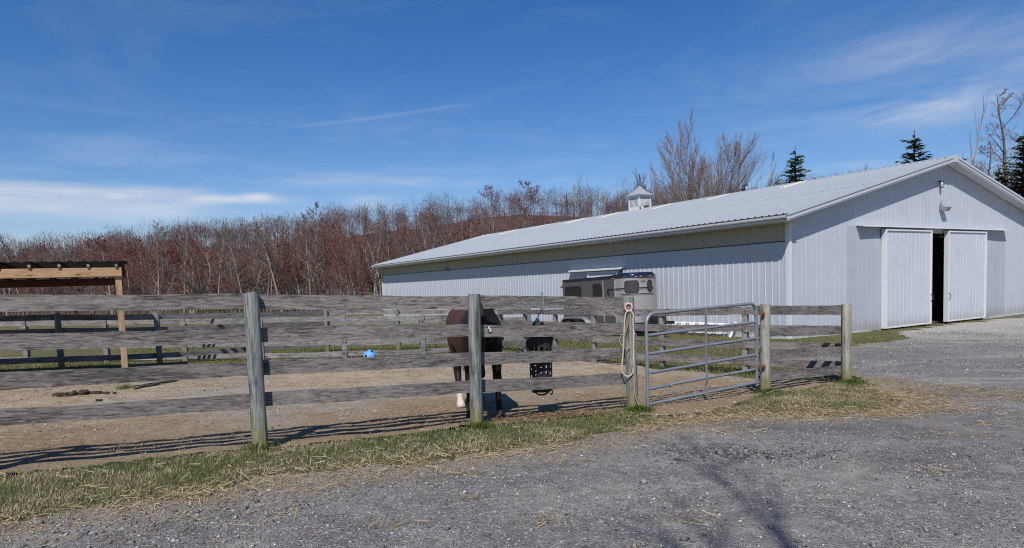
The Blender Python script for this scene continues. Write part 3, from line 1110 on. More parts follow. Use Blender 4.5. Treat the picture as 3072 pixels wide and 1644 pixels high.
def place_along(o, a, b):
    d = Vector(b) - Vector(a)
    o.location = a
    o.rotation_euler = (0, -math.atan2(d.z, math.hypot(d.x, d.y)), math.atan2(d.y, d.x))


def round_post(name, parent, loc, h, r, mat, seed, lean=(0, 0)):
    q = random.Random(seed)
    zs = [-.25, 0, .12, .3, .55, .8, 1.05, h - .03, h]
    rs = [r * (1.06 - .05 * (z / h) + q.uniform(-.025, .025)) for z in zs]
    rs[-1] = rs[-2] * .93
    m = MB()
    s = 14
    vs, fs = [], []
    off = [q.uniform(-.05, .05) for _ in range(s)]
    tilt = q.uniform(-.010, .012)
    for i, z in enumerate(zs):
        for k in range(s):
            a = 2 * math.pi * k / s
            rr = rs[i] * (1 + off[k] * .6 + q.uniform(-.015, .015))
            zz = z + (math.cos(a) * tilt if i >= len(zs) - 2 else 0)
            vs.append((rr * math.cos(a) + q.uniform(-.002, .002) + lean[0] * z / h, rr * math.sin(a) + lean[1] * z / h, zz))
    for i in range(len(zs) - 1):
        for k in range(s):
            fs.append((i * s + k, i * s + (k + 1) % s, (i + 1) * s + (k + 1) % s, (i + 1) * s + k))
    fs.append(tuple((len(zs) - 1) * s + k for k in range(s)))
    return m.add(vs, fs).build(name, mat, parent, smooth=True, loc=loc)


def square_post(name, parent, loc, h, w, mat, rz):
    return MB().box(-w / 2, w / 2, -w / 2, w / 2, -.2, h).build(name, mat, parent, bevel=.006, loc=loc, rot=(0, 0, rz))


_bs = [100]


def fence(label, pts, hs, tops, side, kind='round', rad=.066, pmat='post', bmat='board', bh=.14, over=(0, 0), leans=None, batten=False, t=.028):
    x0, y0 = pts[0]
    root = thing('board_fence', label, 'fence', (x0, y0, gzf(x0, y0)))
    P = [Vector((x - x0, y - y0, gzf(x, y) - gzf(x0, y0))) for x, y in pts]
    n = len(P)
    for i, p in enumerate(P):
        d = (P[min(i + 1, n - 1)] - P[max(i - 1, 0)])
        rz = math.atan2(d.y, d.x)
        h = hs[i] if hasattr(hs, '__len__') else hs
        if kind == 'round':
            round_post('post', root, p, h, rad * random.uniform(.96, 1.05), M[pmat], 31 * i + int(abs(x0) * 100), (leans or {}).get(i, (0, 0)))
        else:
            square_post('post', root, p, h, .1, M[pmat], rz)
        if batten:
            nrm = Vector((-d.y, d.x, 0)).normalized() * side
            c = p + nrm * (.05 + t + .016)
            MB().box(-.065, .065, -.012, .012, .0, h + .03).build('batten', M[bmat], root, loc=c, rot=(0, 0, rz))
    off_r = rad if kind == 'round' else .05
    for i in range(n - 1):
        a, b = P[i], P[i + 1]
        d = b - a
        nrm = Vector((-d.y, d.x, 0)).normalized() * side * (off_r + t / 2 - .004)
        u = d.normalized()
        for q in range(4):
            ta = tops[i][q] if hasattr(tops[0], '__len__') else tops[q]
            tb = tops[i + 1][q] if hasattr(tops[0], '__len__') else tops[q]
            e0 = over[0] if i == 0 else -.004
            e1 = over[1] if i == n - 2 else -.004
            jit = random.uniform(-.006, .006)
            pa = a + nrm + Vector((0, 0, ta - bh / 2 + jit)) - u * e0
            pb = b + nrm + Vector((0, 0, tb - bh / 2 + jit + random.uniform(-.008, .008))) + u * (e1 + random.uniform(-.003, .012 if e1 > 0 else 0))
            _bs[0] += 1
            o = put('board', board_mesh('board', (pb - pa).length, bh * random.uniform(.96, 1.05), t * random.uniform(.9, 1.1), M[bmat], _bs[0]), root)
            place_along(o, pa, pb)
    return root


T1 = (1.495, 1.163, .85, .533)
near_pts = [(-8.53, 3.12), (-6.51, 4.19), (-4.49, 5.27), (-2.46, 6.34), (-.43, 7.36), (1.52, 8.47)]
near_tops = [T1, T1, T1, T1, (1.475, 1.150, .835, .528), (1.452, 1.118, .81, .49)]
fence('grey weathered four board fence along the grass verge, nearest the camera', near_pts, [1.5, 1.5, 1.5, 1.505, 1.49, 1.465], near_tops, 1,
      leans={4: (.028, 0), 5: (-.03, 0)}, over=(0, .0))
fence('short four board fence panel between the gate and the driveway corner', [(3.82, 10.05), (5.70, 11.33)], [1.36, 1.355],
      [(1.335, 1.0, .655, .315), (1.335, .975, .625, .28)], 1, rad=.074, pmat='post_new', over=(.09, .17))
back_pts = [(5.86, 11.72), (4.47, 12.74), (3.22, 14.3), (1.96, 15.88), (1.17, 17.8), (.4, 19.75), (-.38, 21.66)]
fence('grey board fence at the back right of the paddock, behind the metal gate', back_pts, 1.27, (1.30, .97, .66, .33), 1, kind='square', pmat='post_sq', bmat='board')
mid_pts = [(-.38, 21.66), (-2.72, 19.99), (-4.86, 19.23), (-7.14, 18.98), (-9.3, 18.95), (-11.5, 18.9), (-13.7, 18.8), (-15.9, 18.7)]
fence('board fence with flat battens over its posts, behind the blue ball', mid_pts, 1.2, (1.2, .87, .53, .19), 1, kind='square', pmat='board_far', bmat='board_far', batten=True)
far_pts = [(-15.6, 13.6), (-13.3, 14.9), (-10.98, 16.15), (-9.29, 17.48), (-7.71, 19.77), (-6.13, 22.06), (-3.87, 22.57), (-1.6, 23.1), (.62, 23.9)]
fence('farthest board fence with round posts, half shaded by the timber shelter', far_pts, 1.39, (1.36, 1.02, .68, .33), 1, rad=.068, bmat='board_far')

# ------------------------------------------------------------------ tube gate
A = Vector((1.52, 8.47))
Bp = Vector((3.82, 10.05))
dr = (Bp - A).normalized()
g0 = A + dr * .268
gate = thing('tube_gate', 'grey six bar tubular steel gate between two round posts', 'gate', (g0.x, g0.y, gzf(g0.x, g0.y)), math.atan2(dr.y, dr.x))
zl = CAM_Z - gate.location.z
GL = 2.312
lt = [zl + q for q in (-.425, -.704, -.947, -1.198, -1.408, -1.61)]
rt = [zl + q for q in (-.385, -.665, -.905, -1.155, -1.373, -1.575)]
r_ = .021
fr = []
rc = .14
fr.append((0, 0, lt[5] - .03))
fr.append((0, 0, lt[0] - rc))
for k in range(1, 6):
    a = math.pi / 2 * k / 5
    fr.append((rc * (1 - math.cos(a)), 0, lt[0] - rc + rc * math.sin(a)))
fr.append((GL - rc, 0, rt[0] - .002))
for k in range(1, 6):
    a = math.pi / 2 * k / 5
    fr.append((GL - rc + rc * math.sin(a), 0, rt[0] - rc + rc * math.cos(a)))
fr.append((GL, 0, rt[5] - .05))
MB().tube(fr, .0235, 12).build('frame', M['galv'], gate, smooth=True)
for k in range(1, 6):
    m = MB()
    if k == 4:   # one bar is kinked
        m.tube([(.02, 0, lt[k]), (.40, 0, lt[k] + .012), (.43, 0, lt[k] - .006), (.46, 0, lt[k] + .016), (GL - .02, 0, rt[k])], r_, 10)
    else:
        m.tube([(.02, 0, lt[k]), (GL - .02, 0, rt[k])], r_, 10)
    m.build('bar', M['galv'], gate, smooth=True)
mx = 1.145
m = MB()
zs = [lt[0] + .012, lt[1], lt[2], lt[3], lt[4], lt[4] - .07, lt[5] - .005]
vs, fs = [], []
for i, z in enumerate(zs):
    b_ = (.0, .0, .004, .006, -.012, .014, .0)[i]
    vs += [(mx - .02, -.027 + b_, z), (mx + .02, -.027 + b_, z), (mx + .02, -.021 + b_, z), (mx - .02, -.021 + b_, z)]
for i in range(len(zs) - 1):
    for q in range(4):
        fs.append((4 * i + q, 4 * i + (q + 1) % 4, 4 * i + 4 + (q + 1) % 4, 4 * i + 4 + q))
fs += [(0, 3, 2, 1), tuple(4 * (len(zs) - 1) + q for q in range(4))]
m.add(vs, fs).build('stile', M['galv'], gate)
for z in (rt[1] + .13, rt[4] + .05):
    h = MB()
    h.tube([(GL, 0, z - .035), (GL, 0, z + .035)], .031, 10)
    h.box(GL - .07, GL - .02, -.018, .018, z - .02, z + .02)
    hh = h.build('hinge', M['steel'], gate, smooth=True)
    MB().tube([(GL + .02, -.02, z), (GL + .10, -.05, z - .012), (GL + .13, -.055, z - .014)], .012, 8).tube([(GL + .09, -.045, z - .012), (GL + .115, -.05, z - .013)], .028, 10).build('hinge_bolt', M['rust'], hh, smooth=True)
    MB().tube([(GL + .33, .06, z), (GL + .42, .07, z)], .008, 6).build('bolt_end', M['steel'], hh, smooth=True)

# ------------------------------------------------------------------ things hung on the fence
M['pink'] = plain('faded_pink_plastic', (.56, .33, .33), .6, 0, .15, 30)
M['rope'] = plain('cream_rope', (.46, .40, .27), .9, 0, .25, 120, .4)
M['leather'] = plain('dry_leather', (.30, .23, .16), .8, 0, .25, 60, .2)
M['blue_twine'] = plain('blue_twine', (.07, .28, .40), .8, 0, .3, 90, .3)
p3 = Vector((1.52, 8.47, gzf(1.52, 8.47)))
fw = Vector((-.10, -.995, 0))          # face of the post turned to the drive
sd_ = Vector((.995, -.10, 0))


def onpost(a, z, out=.085):
    return tuple(fw * out + sd_ * a + Vector((0, 0, z)))


tack = thing('lead_rope', 'cream lead rope looped from a pink ring on the gate post', 'rope', p3)
m = MB()
cc = [Vector(onpost(-.035 + .042 * math.cos(q), 1.335 + .05 * math.sin(q), .082)) for q in np.linspace(0, 2 * math.pi, 17)]
m.tube(cc, .013, 6, cap=False)
for q in (.7, 2.4):
    m.ellipsoid(onpost(-.035 + .052 * math.cos(q), 1.335 + .06 * math.sin(q), .082), (.012, .01, .012), 6, 5)
m.build('hanger_ring', M['pink'], tack, smooth=True)


def spline(ps, n=8):
    ps = [Vector(p) for p in ps]
    out = []
    for i in range(len(ps) - 1):
        p0, p1, p2, p3_ = ps[max(i - 1, 0)], ps[i], ps[i + 1], ps[min(i + 2, len(ps) - 1)]
        for k in range(n):
            t = k / n
            out.append(.5 * ((2 * p1) + (-p0 + p2) * t + (2 * p0 - 5 * p1 + 4 * p2 - p3_) * t * t + (-p0 + 3 * p1 - 3 * p2 + p3_) * t ** 3))
    out.append(ps[-1])
    return out


loop = [(-.02, 1.29), (-.06, 1.28), (-.085, 1.20), (-.10, 1.0), (-.115, .78), (-.135, .60), (-.135, .53), (-.10, .475), (-.045, .465), (-.005, .51), (.01, .62), (.015, .80), (.02, 1.0), (.015, 1.15), (.02, 1.23), (.0, 1.285), (-.02, 1.29)]
MB().tube(spline([onpost(a, z, .095) for a, z in loop], 5), .0095, 7, cap=False).build('rope_loop', M['rope'], tack, smooth=True)
MB().tube(spline([onpost(a, z, .105) for a, z in [(-.01, 1.27), (-.015, 1.05), (-.02, .82), (-.005, .70), (.01, .5), (.015, .33), (.02, .22), (.045, .14), (.06, .10)]], 6), .007, 5, flat=.5).build('strap_tail', M['leather'], tack, smooth=True)
MB().tube(spline([onpost(a, z, .10) for a, z in [(-.03, 1.27), (-.05, 1.12), (-.09, 1.02), (-.14, .98), (-.16, .92), (-.13, .86), (-.08, .82), (-.02, .84)]], 6), .006, 5).build('halter_strap', M['leather'], tack, smooth=True)
m = MB()
for k in range(9):
    z = .95 - .025 * k
    m.tube([onpost(.045 + .007 * math.cos(q), z + .014 * math.sin(q), .095 + (.006 * math.sin(q) if k % 2 else 0)) for q in np.linspace(0, 2 * math.pi, 9)], .003, 4, cap=False)
m.tube(spline([onpost(a, z, .095) for a, z in [(.02, .99), (.035, 1.0), (.055, .985), (.05, .96)]], 4), .006, 5)
m.tube(spline([onpost(a, z, .095) for a, z in [(.045, .74), (.055, .71), (.045, .69), (.04, .70)]], 4), .005, 5)
m.build('snap_chain', M['steel'], tack, smooth=True)

# number plate on the second board
p2 = Vector((-.43, 7.36, gzf(-.43, 7.36)))
ux = Vector((1.95, 1.11, 0)).normalized()
tagp = p2 + ux * .235 + Vector((ux.y, -ux.x, 0)) * -.055 + Vector((0, 0, 1.085))
num = thing('number_plate', 'small white number five fixed to the second fence board', 'number', tagp, math.atan2(ux.y, ux.x))
num.rotation_euler = (0, R(-14), math.atan2(ux.y, ux.x))


def text_mesh(s, size, ext, offset):
    cu = bpy.data.curves.new('txt', 'FONT')
    cu.body = s
    cu.size = size
    cu.extrude = ext
    cu.offset = offset
    cu.align_x = 'CENTER'
    cu.align_y = 'CENTER'
    o = bpy.data.objects.new('txt', cu)
    COL.objects.link(o)
    dg = bpy.context.evaluated_depsgraph_get()
    me = bpy.data.meshes.new_from_object(o.evaluated_get(dg))
    bpy.data.objects.remove(o)
    return me


M['numwhite'] = plain('white_numeral', (.82, .82, .80), .5, 0, .03, 20)
M['numblack'] = plain('black_outline', (.012, .012, .012), .5, 0, .1, 20)
for nm, off, ext, y, mt in (('outline', .0085, .002, -.004, 'numblack'), ('numeral', .001, .002, -.0085, 'numwhite')):
    me = text_mesh("5", .085, ext, off)
    me.materials.clear()
    me.materials.append(M[mt])
    put(nm, me, num, (0, y, 0), (R(90), 0, 0))

# ------------------------------------------------------------------ hay bag
M['bag'] = plain('black_bag_cloth', (.013, .012, .013), .8, 0, .3, 40, .3)
M['web'] = plain('black_webbing', (.016, .016, .017), .75, 0, .25, 60, .2)
bx, by = .335, 8.02
bag = thing('hay_bag', 'black webbing hay bag hanging behind the boards by blue twine', 'hay bag', (bx, by, gzf(bx, by)), math.atan2(ux.y, ux.x) - .25)
m = MB()
lv = [(1.14, .035, .03), (1.10, .07, .05), (1.00, .15, .07), (.96, .16, .085), (.91, .15, .08), (.87, .145, .08), (.85, .143, .08)]
vs, fs = [], []
sgm = 16
q = random.Random(4)
for z, a, b_ in lv:
    for k in range(sgm):
        th = 2 * math.pi * k / sgm
        wv = 1 + .09 * math.sin(th * 5 + z * 9) + q.uniform(-.03, .03)
        vs.append((a * math.cos(th) * wv - (.03 if z > .85 and math.cos(th) < -.6 else 0), b_ * math.sin(th) * wv, z + .03 * math.sin(th * 3 + 1)))
for i in range(len(lv) - 1):
    for k in range(sgm):
        fs.append((i * sgm + k, i * sgm + (k + 1) % sgm, (i + 1) * sgm + (k + 1) % sgm, (i + 1) * sgm + k))
m.add(vs, fs).build('cloth_top', M['bag'], bag, smooth=True)


def bag_ring(z):
    f = (.76 - z) / .46
    a = .137 if z > .36 else .115
    return a, .08 - .03 * max(0, f)


for k in range(8):           # hoops
    z = .88 - .078 * k
    a, b_ = bag_ring(z)
    pts = [(a * math.cos(th), b_ * math.sin(th), z + .016 * math.sin(th * 2 + k) + .012 * math.cos(th)) for th in np.linspace(0, 2 * math.pi, 21)]
    vs, fs = [], []
    for p in pts:
        vs += [(p[0], p[1], p[2] - .015), (p[0], p[1], p[2] + .015)]
    for i in range(len(pts) - 1):
        fs.append((2 * i, 2 * i + 2, 2 * i + 3, 2 * i + 1))
    MB().add(vs, fs).build('strap', M['web'], bag)
for k in range(12):          # uprights
    th = 2 * math.pi * (k + .3) / 12
    vs, fs = [], []
    zs = np.linspace(.95, .31, 10)
    for z in zs:
        a, b_ = bag_ring(z)
        a, b_ = a * 1.03, b_ * 1.04
        w_ = .016 / max(.06, (a + b_) / 2)
        j = .05 * math.sin(z * 14 + k)
        vs += [(a * math.cos(th - w_ + j), b_ * math.sin(th - w_ + j), z), (a * math.cos(th + w_ + j), b_ * math.sin(th + w_ + j), z)]
    for i in range(len(zs) - 1):
        fs.append((2 * i, 2 * i + 1, 2 * i + 3, 2 * i + 2))
    MB().add(vs, fs).build('strap', M['web'], bag)
m = MB()
m.tube(spline([(.10, -.02, .37), (.125, -.02, .33), (.13, -.02, .29), (.115, -.02, .27), (.10, -.02, .29)], 4), .007, 6)
m.tube(spline([(-.10, 0, .33), (-.05, -.03, .285), (.03, -.03, .28), (.10, 0, .32)], 5), .016, 6, flat=.5)
m.build('bottom_ring', M['web'], bag, smooth=True)
vs, fs = [], []
hr = np.random.default_rng(8)
for k in range(150):
    c = Vector((hr.uniform(-.09, .09), hr.uniform(-.04, .04), hr.uniform(.28, .46)))
    d = Vector((hr.normal(), hr.normal(), hr.normal() - .6)).normalized() * hr.uniform(.03, .075)
    s_ = d.orthogonal().normalized() * .0016
    o_ = len(vs)
    vs += [c - s_, c + s_, c + d]
    fs.append((o_, o_ + 1, o_ + 2))
hm = mesh_np('hay_wisps', [tuple(v) for v in vs], fs, [M['hay']], col=np.tile([[.22, .17, .09]], (len(vs), 1)))
put('hay_wisps', hm, bag)
m = MB()
m.tube(spline([(.02, -.11, 1.50), (.015, -.125, 1.45), (.01, -.125, 1.34), (.0, -.08, 1.29), (-.01, 0, 1.24), (-.02, 0, 1.17), (-.03, 0, 1.13)], 5), .007, 6)
m.tube(spline([(.01, -.12, 1.33), (.06, -.12, 1.325), (.075, -.11, 1.35), (.03, -.11, 1.34)], 4), .006, 5)
m.tube(spline([(.02, -.11, 1.50), (.02, -.08, 1.512), (.02, -.045, 1.49), (.01, -.03, 1.3)], 4), .006, 5)
m.ellipsoid((-.03, 0, 1.16), (.03, .02, .05), 8, 6, jitter=.2)
m.build('twine', M['blue_twine'], bag, smooth=True)

# ------------------------------------------------------------------ blue feeder ball
def feeder_ball():
    bx_, by_ = -3.66, 17.0
    root = thing('feeder_ball', 'light blue faceted feeder ball with round dark holes', 'ball', (bx_, by_, gzf(bx_, by_)), .6)
    rr = .165
    bm = bmesh.new()
    bmesh.ops.create_icosphere(bm, subdivisions=2, radius=rr)
    me = bpy.data.meshes.new('shell')
    bm.to_mesh(me)
    bm.free()
    m1 = plain('blue_plastic', (.13, .32, .66), .4, 0, .35, 9)
    me.materials.append(m1)
    put('shell', me, root, (0, 0, rr), (.3, .5, .2))
    hk = plain('dark_hole', (.008, .01, .02), .8, 0, .1, 9)
    for az_, el_ in ((-80, 52), (-150, 5), (-60, -5), (20, 30), (100, 20), (180, 60)):
        d = Vector((math.cos(R(az_)) * math.cos(R(el_)), math.sin(R(az_)) * math.cos(R(el_)), math.sin(R(el_))))
        c = Vector((0, 0, rr)) + d * (rr * .90)
        m = MB()
        m.tube([c, c + d * .022], .03, 12)
        m.build('hole', hk, root)


feeder_ball()

# ------------------------------------------------------------------ droppings and a stick
M['manure'] = plain('manure', (.030, .020, .014), .9, 0, .4, 60, .4)


def manure(label, cx, cy, n, spread, seed, big=1.0, axis_=(1, .25)):
    q = random.Random(seed)
    root_z = gzf(cx, cy)
    m = MB()
    for k in range(n):
        a = q.gauss(0, spread)
        b_ = q.gauss(0, spread * .16)
        x_, y_ = a * axis_[0] - b_ * axis_[1], a * axis_[1] + b_
        r1 = q.uniform(.028, .048) * big
        z = gzf(cx + x_, cy + y_) - root_z
        m.ellipsoid((x_, y_, z + r1 * .7 + (q.uniform(0, .05) if abs(a) < spread * .5 else 0)), (r1 * 1.15, r1, r1 * .9), 8, 6, jitter=.14, rnd=q)
    o = m.build('manure_pile', M['manure'], None, smooth=True, loc=(cx, cy, root_z))
    tag(o, label, 'manure')


manure('dark heap of horse droppings strung out on the paddock dirt', -7.05, 10.85, 40, .24, 3)
manure('small dark clod of droppings close to the fence at left', -6.25, 10.0, 2, .03, 5, .7)
m = MB()
sp = [(-6.62, 11.55), (-6.6, 11.75), (-6.56, 12.05), (-6.58, 12.35), (-6.55, 12.7), (-6.52, 13.2)]
zb0 = gzf(-6.6, 12.3)
pts = [(x_ + 6.6, y_ - 12.3, gzf(x_, y_) - zb0 + .03 + .012 * (k % 2)) for k, (x_, y_) in enumerate(sp)]
m.tube(pts, [.014, .022, .026, .024, .02, .012], 7)
m.tube([pts[1], (pts[1][0] + .06, pts[1][1] + .05, pts[1][2] + .05)], [.012, .006], 5)
o = m.build('fallen_stick', plain('dark_bark', (.05, .04, .033), .9, 0, .4, 40, .4), None, smooth=True, loc=(-6.6, 12.3, zb0))
tag(o, 'long dark stick lying on the dirt beside the shelter post', 'stick')

# ------------------------------------------------------------------ timber shelter
sx, sy = -6.93, 11.86
sh = thing('timber_shelter', 'open timber run-in shelter with dark metal roof at left', 'shelter', (sx, sy, gzf(sx, sy)), math.atan2(-.505, -.863))
# local x runs along the front beam (to the left), local -y runs back from the drive
z0 = gzf(sx, sy)
zf = lambda z: CAM_Z + z - z0
LEN, DEP = 4.9, 5.0
for (px, py) in ((0, 0), (LEN, 0), (0, -DEP), (LEN, -DEP)):
    wx = sx + (-.863) * px - (-.505) * py
    wy = sy + (-.505) * px + (-.863) * py
    zb = gzf(wx, wy) - z0
    tz = zf(.46) if py == 0 else zf(.40)
    MB().box(-.05, .05, -.05, .05, -.2, tz - zb).build('post', M['lumber_post'], sh, bevel=.004, loc=(px, py, zb))
MB().box(-.06, LEN + .1, .052, .092, zf(.40), zf(.555)).build('front_beam', M['lumber'], sh, bevel=.004)
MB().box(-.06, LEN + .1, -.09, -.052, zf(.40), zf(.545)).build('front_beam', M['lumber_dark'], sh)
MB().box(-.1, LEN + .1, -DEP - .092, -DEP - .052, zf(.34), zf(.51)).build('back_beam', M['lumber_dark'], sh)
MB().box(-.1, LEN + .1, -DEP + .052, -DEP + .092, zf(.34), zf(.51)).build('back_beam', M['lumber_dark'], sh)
rs_ = (.70 - .60) / (DEP + .7)
zroof = lambda y: zf(.655) + (y - .4) * rs_
for k in range(12):
    x_ = .02 + k * .415
    ya, yb = .115, -DEP - .34
    MB().add([(x_ - .02, ya, zroof(ya) - .10), (x_ + .02, ya, zroof(ya) - .10), (x_ + .02, ya, zroof(ya)), (x_ - .02, ya, zroof(ya)),
              (x_ - .02, yb, zroof(yb) - .10), (x_ + .02, yb, zroof(yb) - .10), (x_ + .02, yb, zroof(yb)), (x_ - .02, yb, zroof(yb))],
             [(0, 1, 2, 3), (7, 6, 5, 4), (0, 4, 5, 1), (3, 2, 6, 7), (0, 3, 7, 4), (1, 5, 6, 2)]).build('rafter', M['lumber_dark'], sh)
    MB().box(x_ - .021, x_ + .021, ya, ya + .004, zroof(ya) - .075, zroof(ya) - .03).build('hanger_plate', M['lampgrey'], sh)
M['blackroof'] = plain('black_metal_roof', (.022, .024, .028), .5, .1, .2, 6)
V, F = [], []
nx_ = 58
for i in range(nx_ + 1):
    x_ = -.16 + i * (LEN + .6) / nx_
    hgt = .018 * (1 if i % 2 else 0)
    for y_ in (.15, -DEP - .5):
        V += [(x_, y_, zroof(y_) + .012 + hgt), (x_, y_, zroof(y_) + .002 + hgt)]
for i in range(nx_):
    a = 4 * i
    F += [(a, a + 4, a + 6, a + 2), (a + 1, a + 3, a + 7, a + 5), (a, a + 1, a + 5, a + 4), (a + 2, a + 6, a + 7, a + 3)]
MB().add(V, F).build('roof_sheet', M['blackroof'], sh)
MB().box(-.14, -.11, -DEP - .48, .14, zroof(-2) - .11, zroof(-2) + .0).build('fly_rafter', M['lumber_dark'], sh)

# ------------------------------------------------------------------ white slatted panel along the barn wall
M['pvc'] = plain('white_plastic', (.82, .83, .84), .4, 0, .03, 6)
pan = thing('slatted_panel', 'long white slatted jump panel lying along the foot of the barn wall', 'jump panel', (9.36, 26.3, gzf(9.36, 26.3)), BR)
MB().box(-.30, -.22, .9, 9.0, .14, .20).build('base_rail', plain('cream_rail', (.55, .54, .47), .6, 0, .1, 5), pan)
MB().box(-.13, -.06, .9, 9.0, .50, .55).build('top_rail', M['pvc'], pan)
for k in range(15):
    for q in (0, .14):
        y_ = 1.15 + k * .52 + q
        MB().add([(-.31, y_, .12), (-.31, y_ + .075, .12), (-.14, y_ + .075, .56), (-.14, y_, .56), (-.285, y_, .12), (-.285, y_ + .075, .12), (-.115, y_ + .075, .56), (-.115, y_, .56)],
                 [(0, 1, 2, 3), (7, 6, 5, 4), (0, 4, 5, 1), (3, 2, 6, 7), (0, 3, 7, 4), (1, 5, 6, 2)]).build('slat', M['pvc'], pan)
for y_ in (1.0, 4.8, 8.8):
    MB().box(-.29, -.24, y_ - .03, y_ + .03, 0, .14).build('foot', M['lampgrey'], pan)
MB().add([(-.42, .55, .02), (-.42, .63, .02), (-.05, .63, .62), (-.05, .55, .62), (-.39, .55, .02), (-.39, .63, .02), (-.02, .63, .62), (-.02, .55, .62)],
         [(0, 1, 2, 3), (7, 6, 5, 4), (0, 4, 5, 1), (3, 2, 6, 7), (0, 3, 7, 4), (1, 5, 6, 2)]).build('loose_slat', M['pvc'], pan)

# ------------------------------------------------------------------ horse trailer
def build_trailer():
    tx, ty = 3.33, 32.68
    T = thing('horse_trailer', 'grey and silver horse trailer with navy roof parked beside the barn', 'trailer', (tx, ty, gzf(tx, ty) - .02), 0)
    T.rotation_euler = (0, R(-1.5), math.atan2(-.853, .5216))
    mp, t, b = material('pewter_paint')
    t.put(b, 'Base Color', (.125, .122, .118, 1))
    t.put(b, 'Metallic', .55)
    t.put(b, 'Roughness', .34)
    t.put(b, 'Coat Weight', .6)
    silver = plain('silver_aluminium', (.36, .355, .345), .36, .4, .05, 3)
    navy = plain('navy_fibreglass', (.008, .012, .035), .18, 0, .1, 5, 0, .6, .8)
    glass = plain('tinted_window', (.012, .014, .02), .06, 0, .1, 5, 0, .9)
    frame_m = plain('black_window_frame', (.012, .012, .014), .45, 0, .1, 10)
    tread = None
    tread, t, b = material('diamond_plate')
    tc = t.n('ShaderNodeTexCoord')
    vz = t.n('ShaderNodeTexVoronoi', ins={'Scale': 34.})
    t.put(vz, 'Vector', tc.outputs['Object'])
    t.put(b, 'Base Color', t.ramp(vz.outputs['Distance'], [(.1, (.75, .76, .78)), (.5, (.38, .39, .41))]))
    t.put(b, 'Metallic', .6)
    t.put(b, 'Roughness', .35)
    amber = plain('amber_lens', (.75, .17, .02), .3, 0, .1, 10)
    HWD = .93
    half = [(4.2, -.93), (4.36, -.915), (4.5, -.86), (4.64, -.75), (4.75, -.6), (4.84, -.42), (4.9, -.22), (4.93, 0.)]
    out = [(0, .93), (0, -.93), (1, -.93), (2, -.93), (3, -.93), (3.86, -.93)] + half + [(x, -y) for x, y in half[-2::-1]] + [(3, .93)]
    n = len(out)
    z0, z1 = .53, 2.44

    def ring(z, sc):
        c = Vector((2.4, 0))
        r = []
        for x, y in out:
            v = Vector((x, y))
            dx = sc if x > 4.2 else (-sc if x == 0 else 0)
            dy = math.copysign(sc, y) if abs(y) > .5 else sc * y / .93
            r.append((x - dx * (1 if x > 4.2 else 1), y - dy, z))
        return r

    def wallmesh(name, za, zb_, mat, idx, sc=0.):
        a, b_ = ring(za, sc), ring(zb_, sc)
        m = MB()
        runs = []
        for i in idx:
            if runs and runs[-1][-1] == i:
                runs[-1].append((i + 1) % n)
            else:
                runs.append([i, (i + 1) % n])
        for q in runs:
            m.add([a[i] for i in q] + [b_[i] for i in q], [(k, k + 1, len(q) + k + 1, len(q) + k) for k in range(len(q) - 1)])
        return m.build(name, mat, T, smooth=True)

    wallmesh('side_wall', z0, z1, mp, [1, 2, 3, 4, n - 2, n - 1, 0])
    wallmesh('nose', z0, z1, silver, list(range(5, n - 2)))
    m = MB()
    m.add(ring(z0, 0), [tuple(range(n - 1, -1, -1))])
    m.build('floor', frame_m, T)
    m = MB()
    lv = [(2.43, -.02), (2.54, -.025), (2.585, .01), (2.605, .07), (2.612, .2)]
    rg = [ring(z, s) for z, s in lv]
    vs = [p for r in rg for p in r]
    fs = [(k * n + i, k * n + (i + 1) % n, (k + 1) * n + (i + 1) % n, (k + 1) * n + i) for k in range(len(lv) - 1) for i in range(n)]
    fs.append(tuple((len(lv) - 1) * n + i for i in range(n)))
    m.add(vs, fs).build('roof', navy, T, smooth=True)
    # raised nose cap of the roof
    m = MB()
    base = [(3.5, -.80), (4.2, -.86), (4.5, -.80), (4.72, -.55), (4.86, -.2), (4.88, 0), (4.86, .2), (4.72, .55), (4.5, .80), (4.2, .86), (3.5, .80)]
    nb = len(base)
    vs = [(x, y, 2.60) for x, y in base] + [(x - .05, y * .96, 2.68 if x > 3.6 else 2.615) for x, y in base]
    m.add(vs, [(i, (i + 1) % nb, nb + (i + 1) % nb, nb + i) for i in range(nb)] + [tuple(range(nb, 2 * nb))]).build('roof_cap', navy, T, smooth=True)
    wallmesh('gutter_rail', 2.395, 2.432, silver, list(range(n)), -.012)
    path = out[1:]
    cum = [0]
    for i in range(1, len(path)):
        cum.append(cum[-1] + math.hypot(path[i][0] - path[i - 1][0], path[i][1] - path[i - 1][1]))

    def at(s, z, d):
        s = min(max(s, 0), cum[-1] - 1e-6)
        i = max(k for k in range(len(cum)) if cum[k] <= s)
        i = min(i, len(path) - 2)
        f = (s - cum[i]) / (cum[i + 1] - cum[i])
        x = path[i][0] + f * (path[i + 1][0] - path[i][0])
        y = path[i][1] + f * (path[i + 1][1] - path[i][1])
        dx, dy = path[i + 1][0] - path[i][0], path[i + 1][1] - path[i][1]
        l = math.hypot(dx, dy)
        return (x + dy / l * d, y - dx / l * d, z)

    def patch(name, s0, s1, za, zb_, d, mat, rad=0., parent=T):
        m = MB()
        ns = max(3, int((s1 - s0) / .07))
        k = 4
        rows = []
        for i in range(ns + 1):
            s = s0 + (s1 - s0) * i / ns
            e = min(s - s0, s1 - s)
            cut = rad - math.sqrt(max(0, rad * rad - (rad - e) ** 2)) if e < rad else 0
            rows.append((s, za + cut, zb_ - cut))
        vs, fs = [], []
        for s, a, b_ in rows:
            vs += [at(s, a, d), at(s, b_, d), at(s, a, -.005), at(s, b_, -.005)]
        for i in range(ns):
            q = 4 * i
            fs += [(q, q + 4, q + 5, q + 1), (q + 1, q + 5, q + 7, q + 3), (q, q + 2, q + 6, q + 4)]
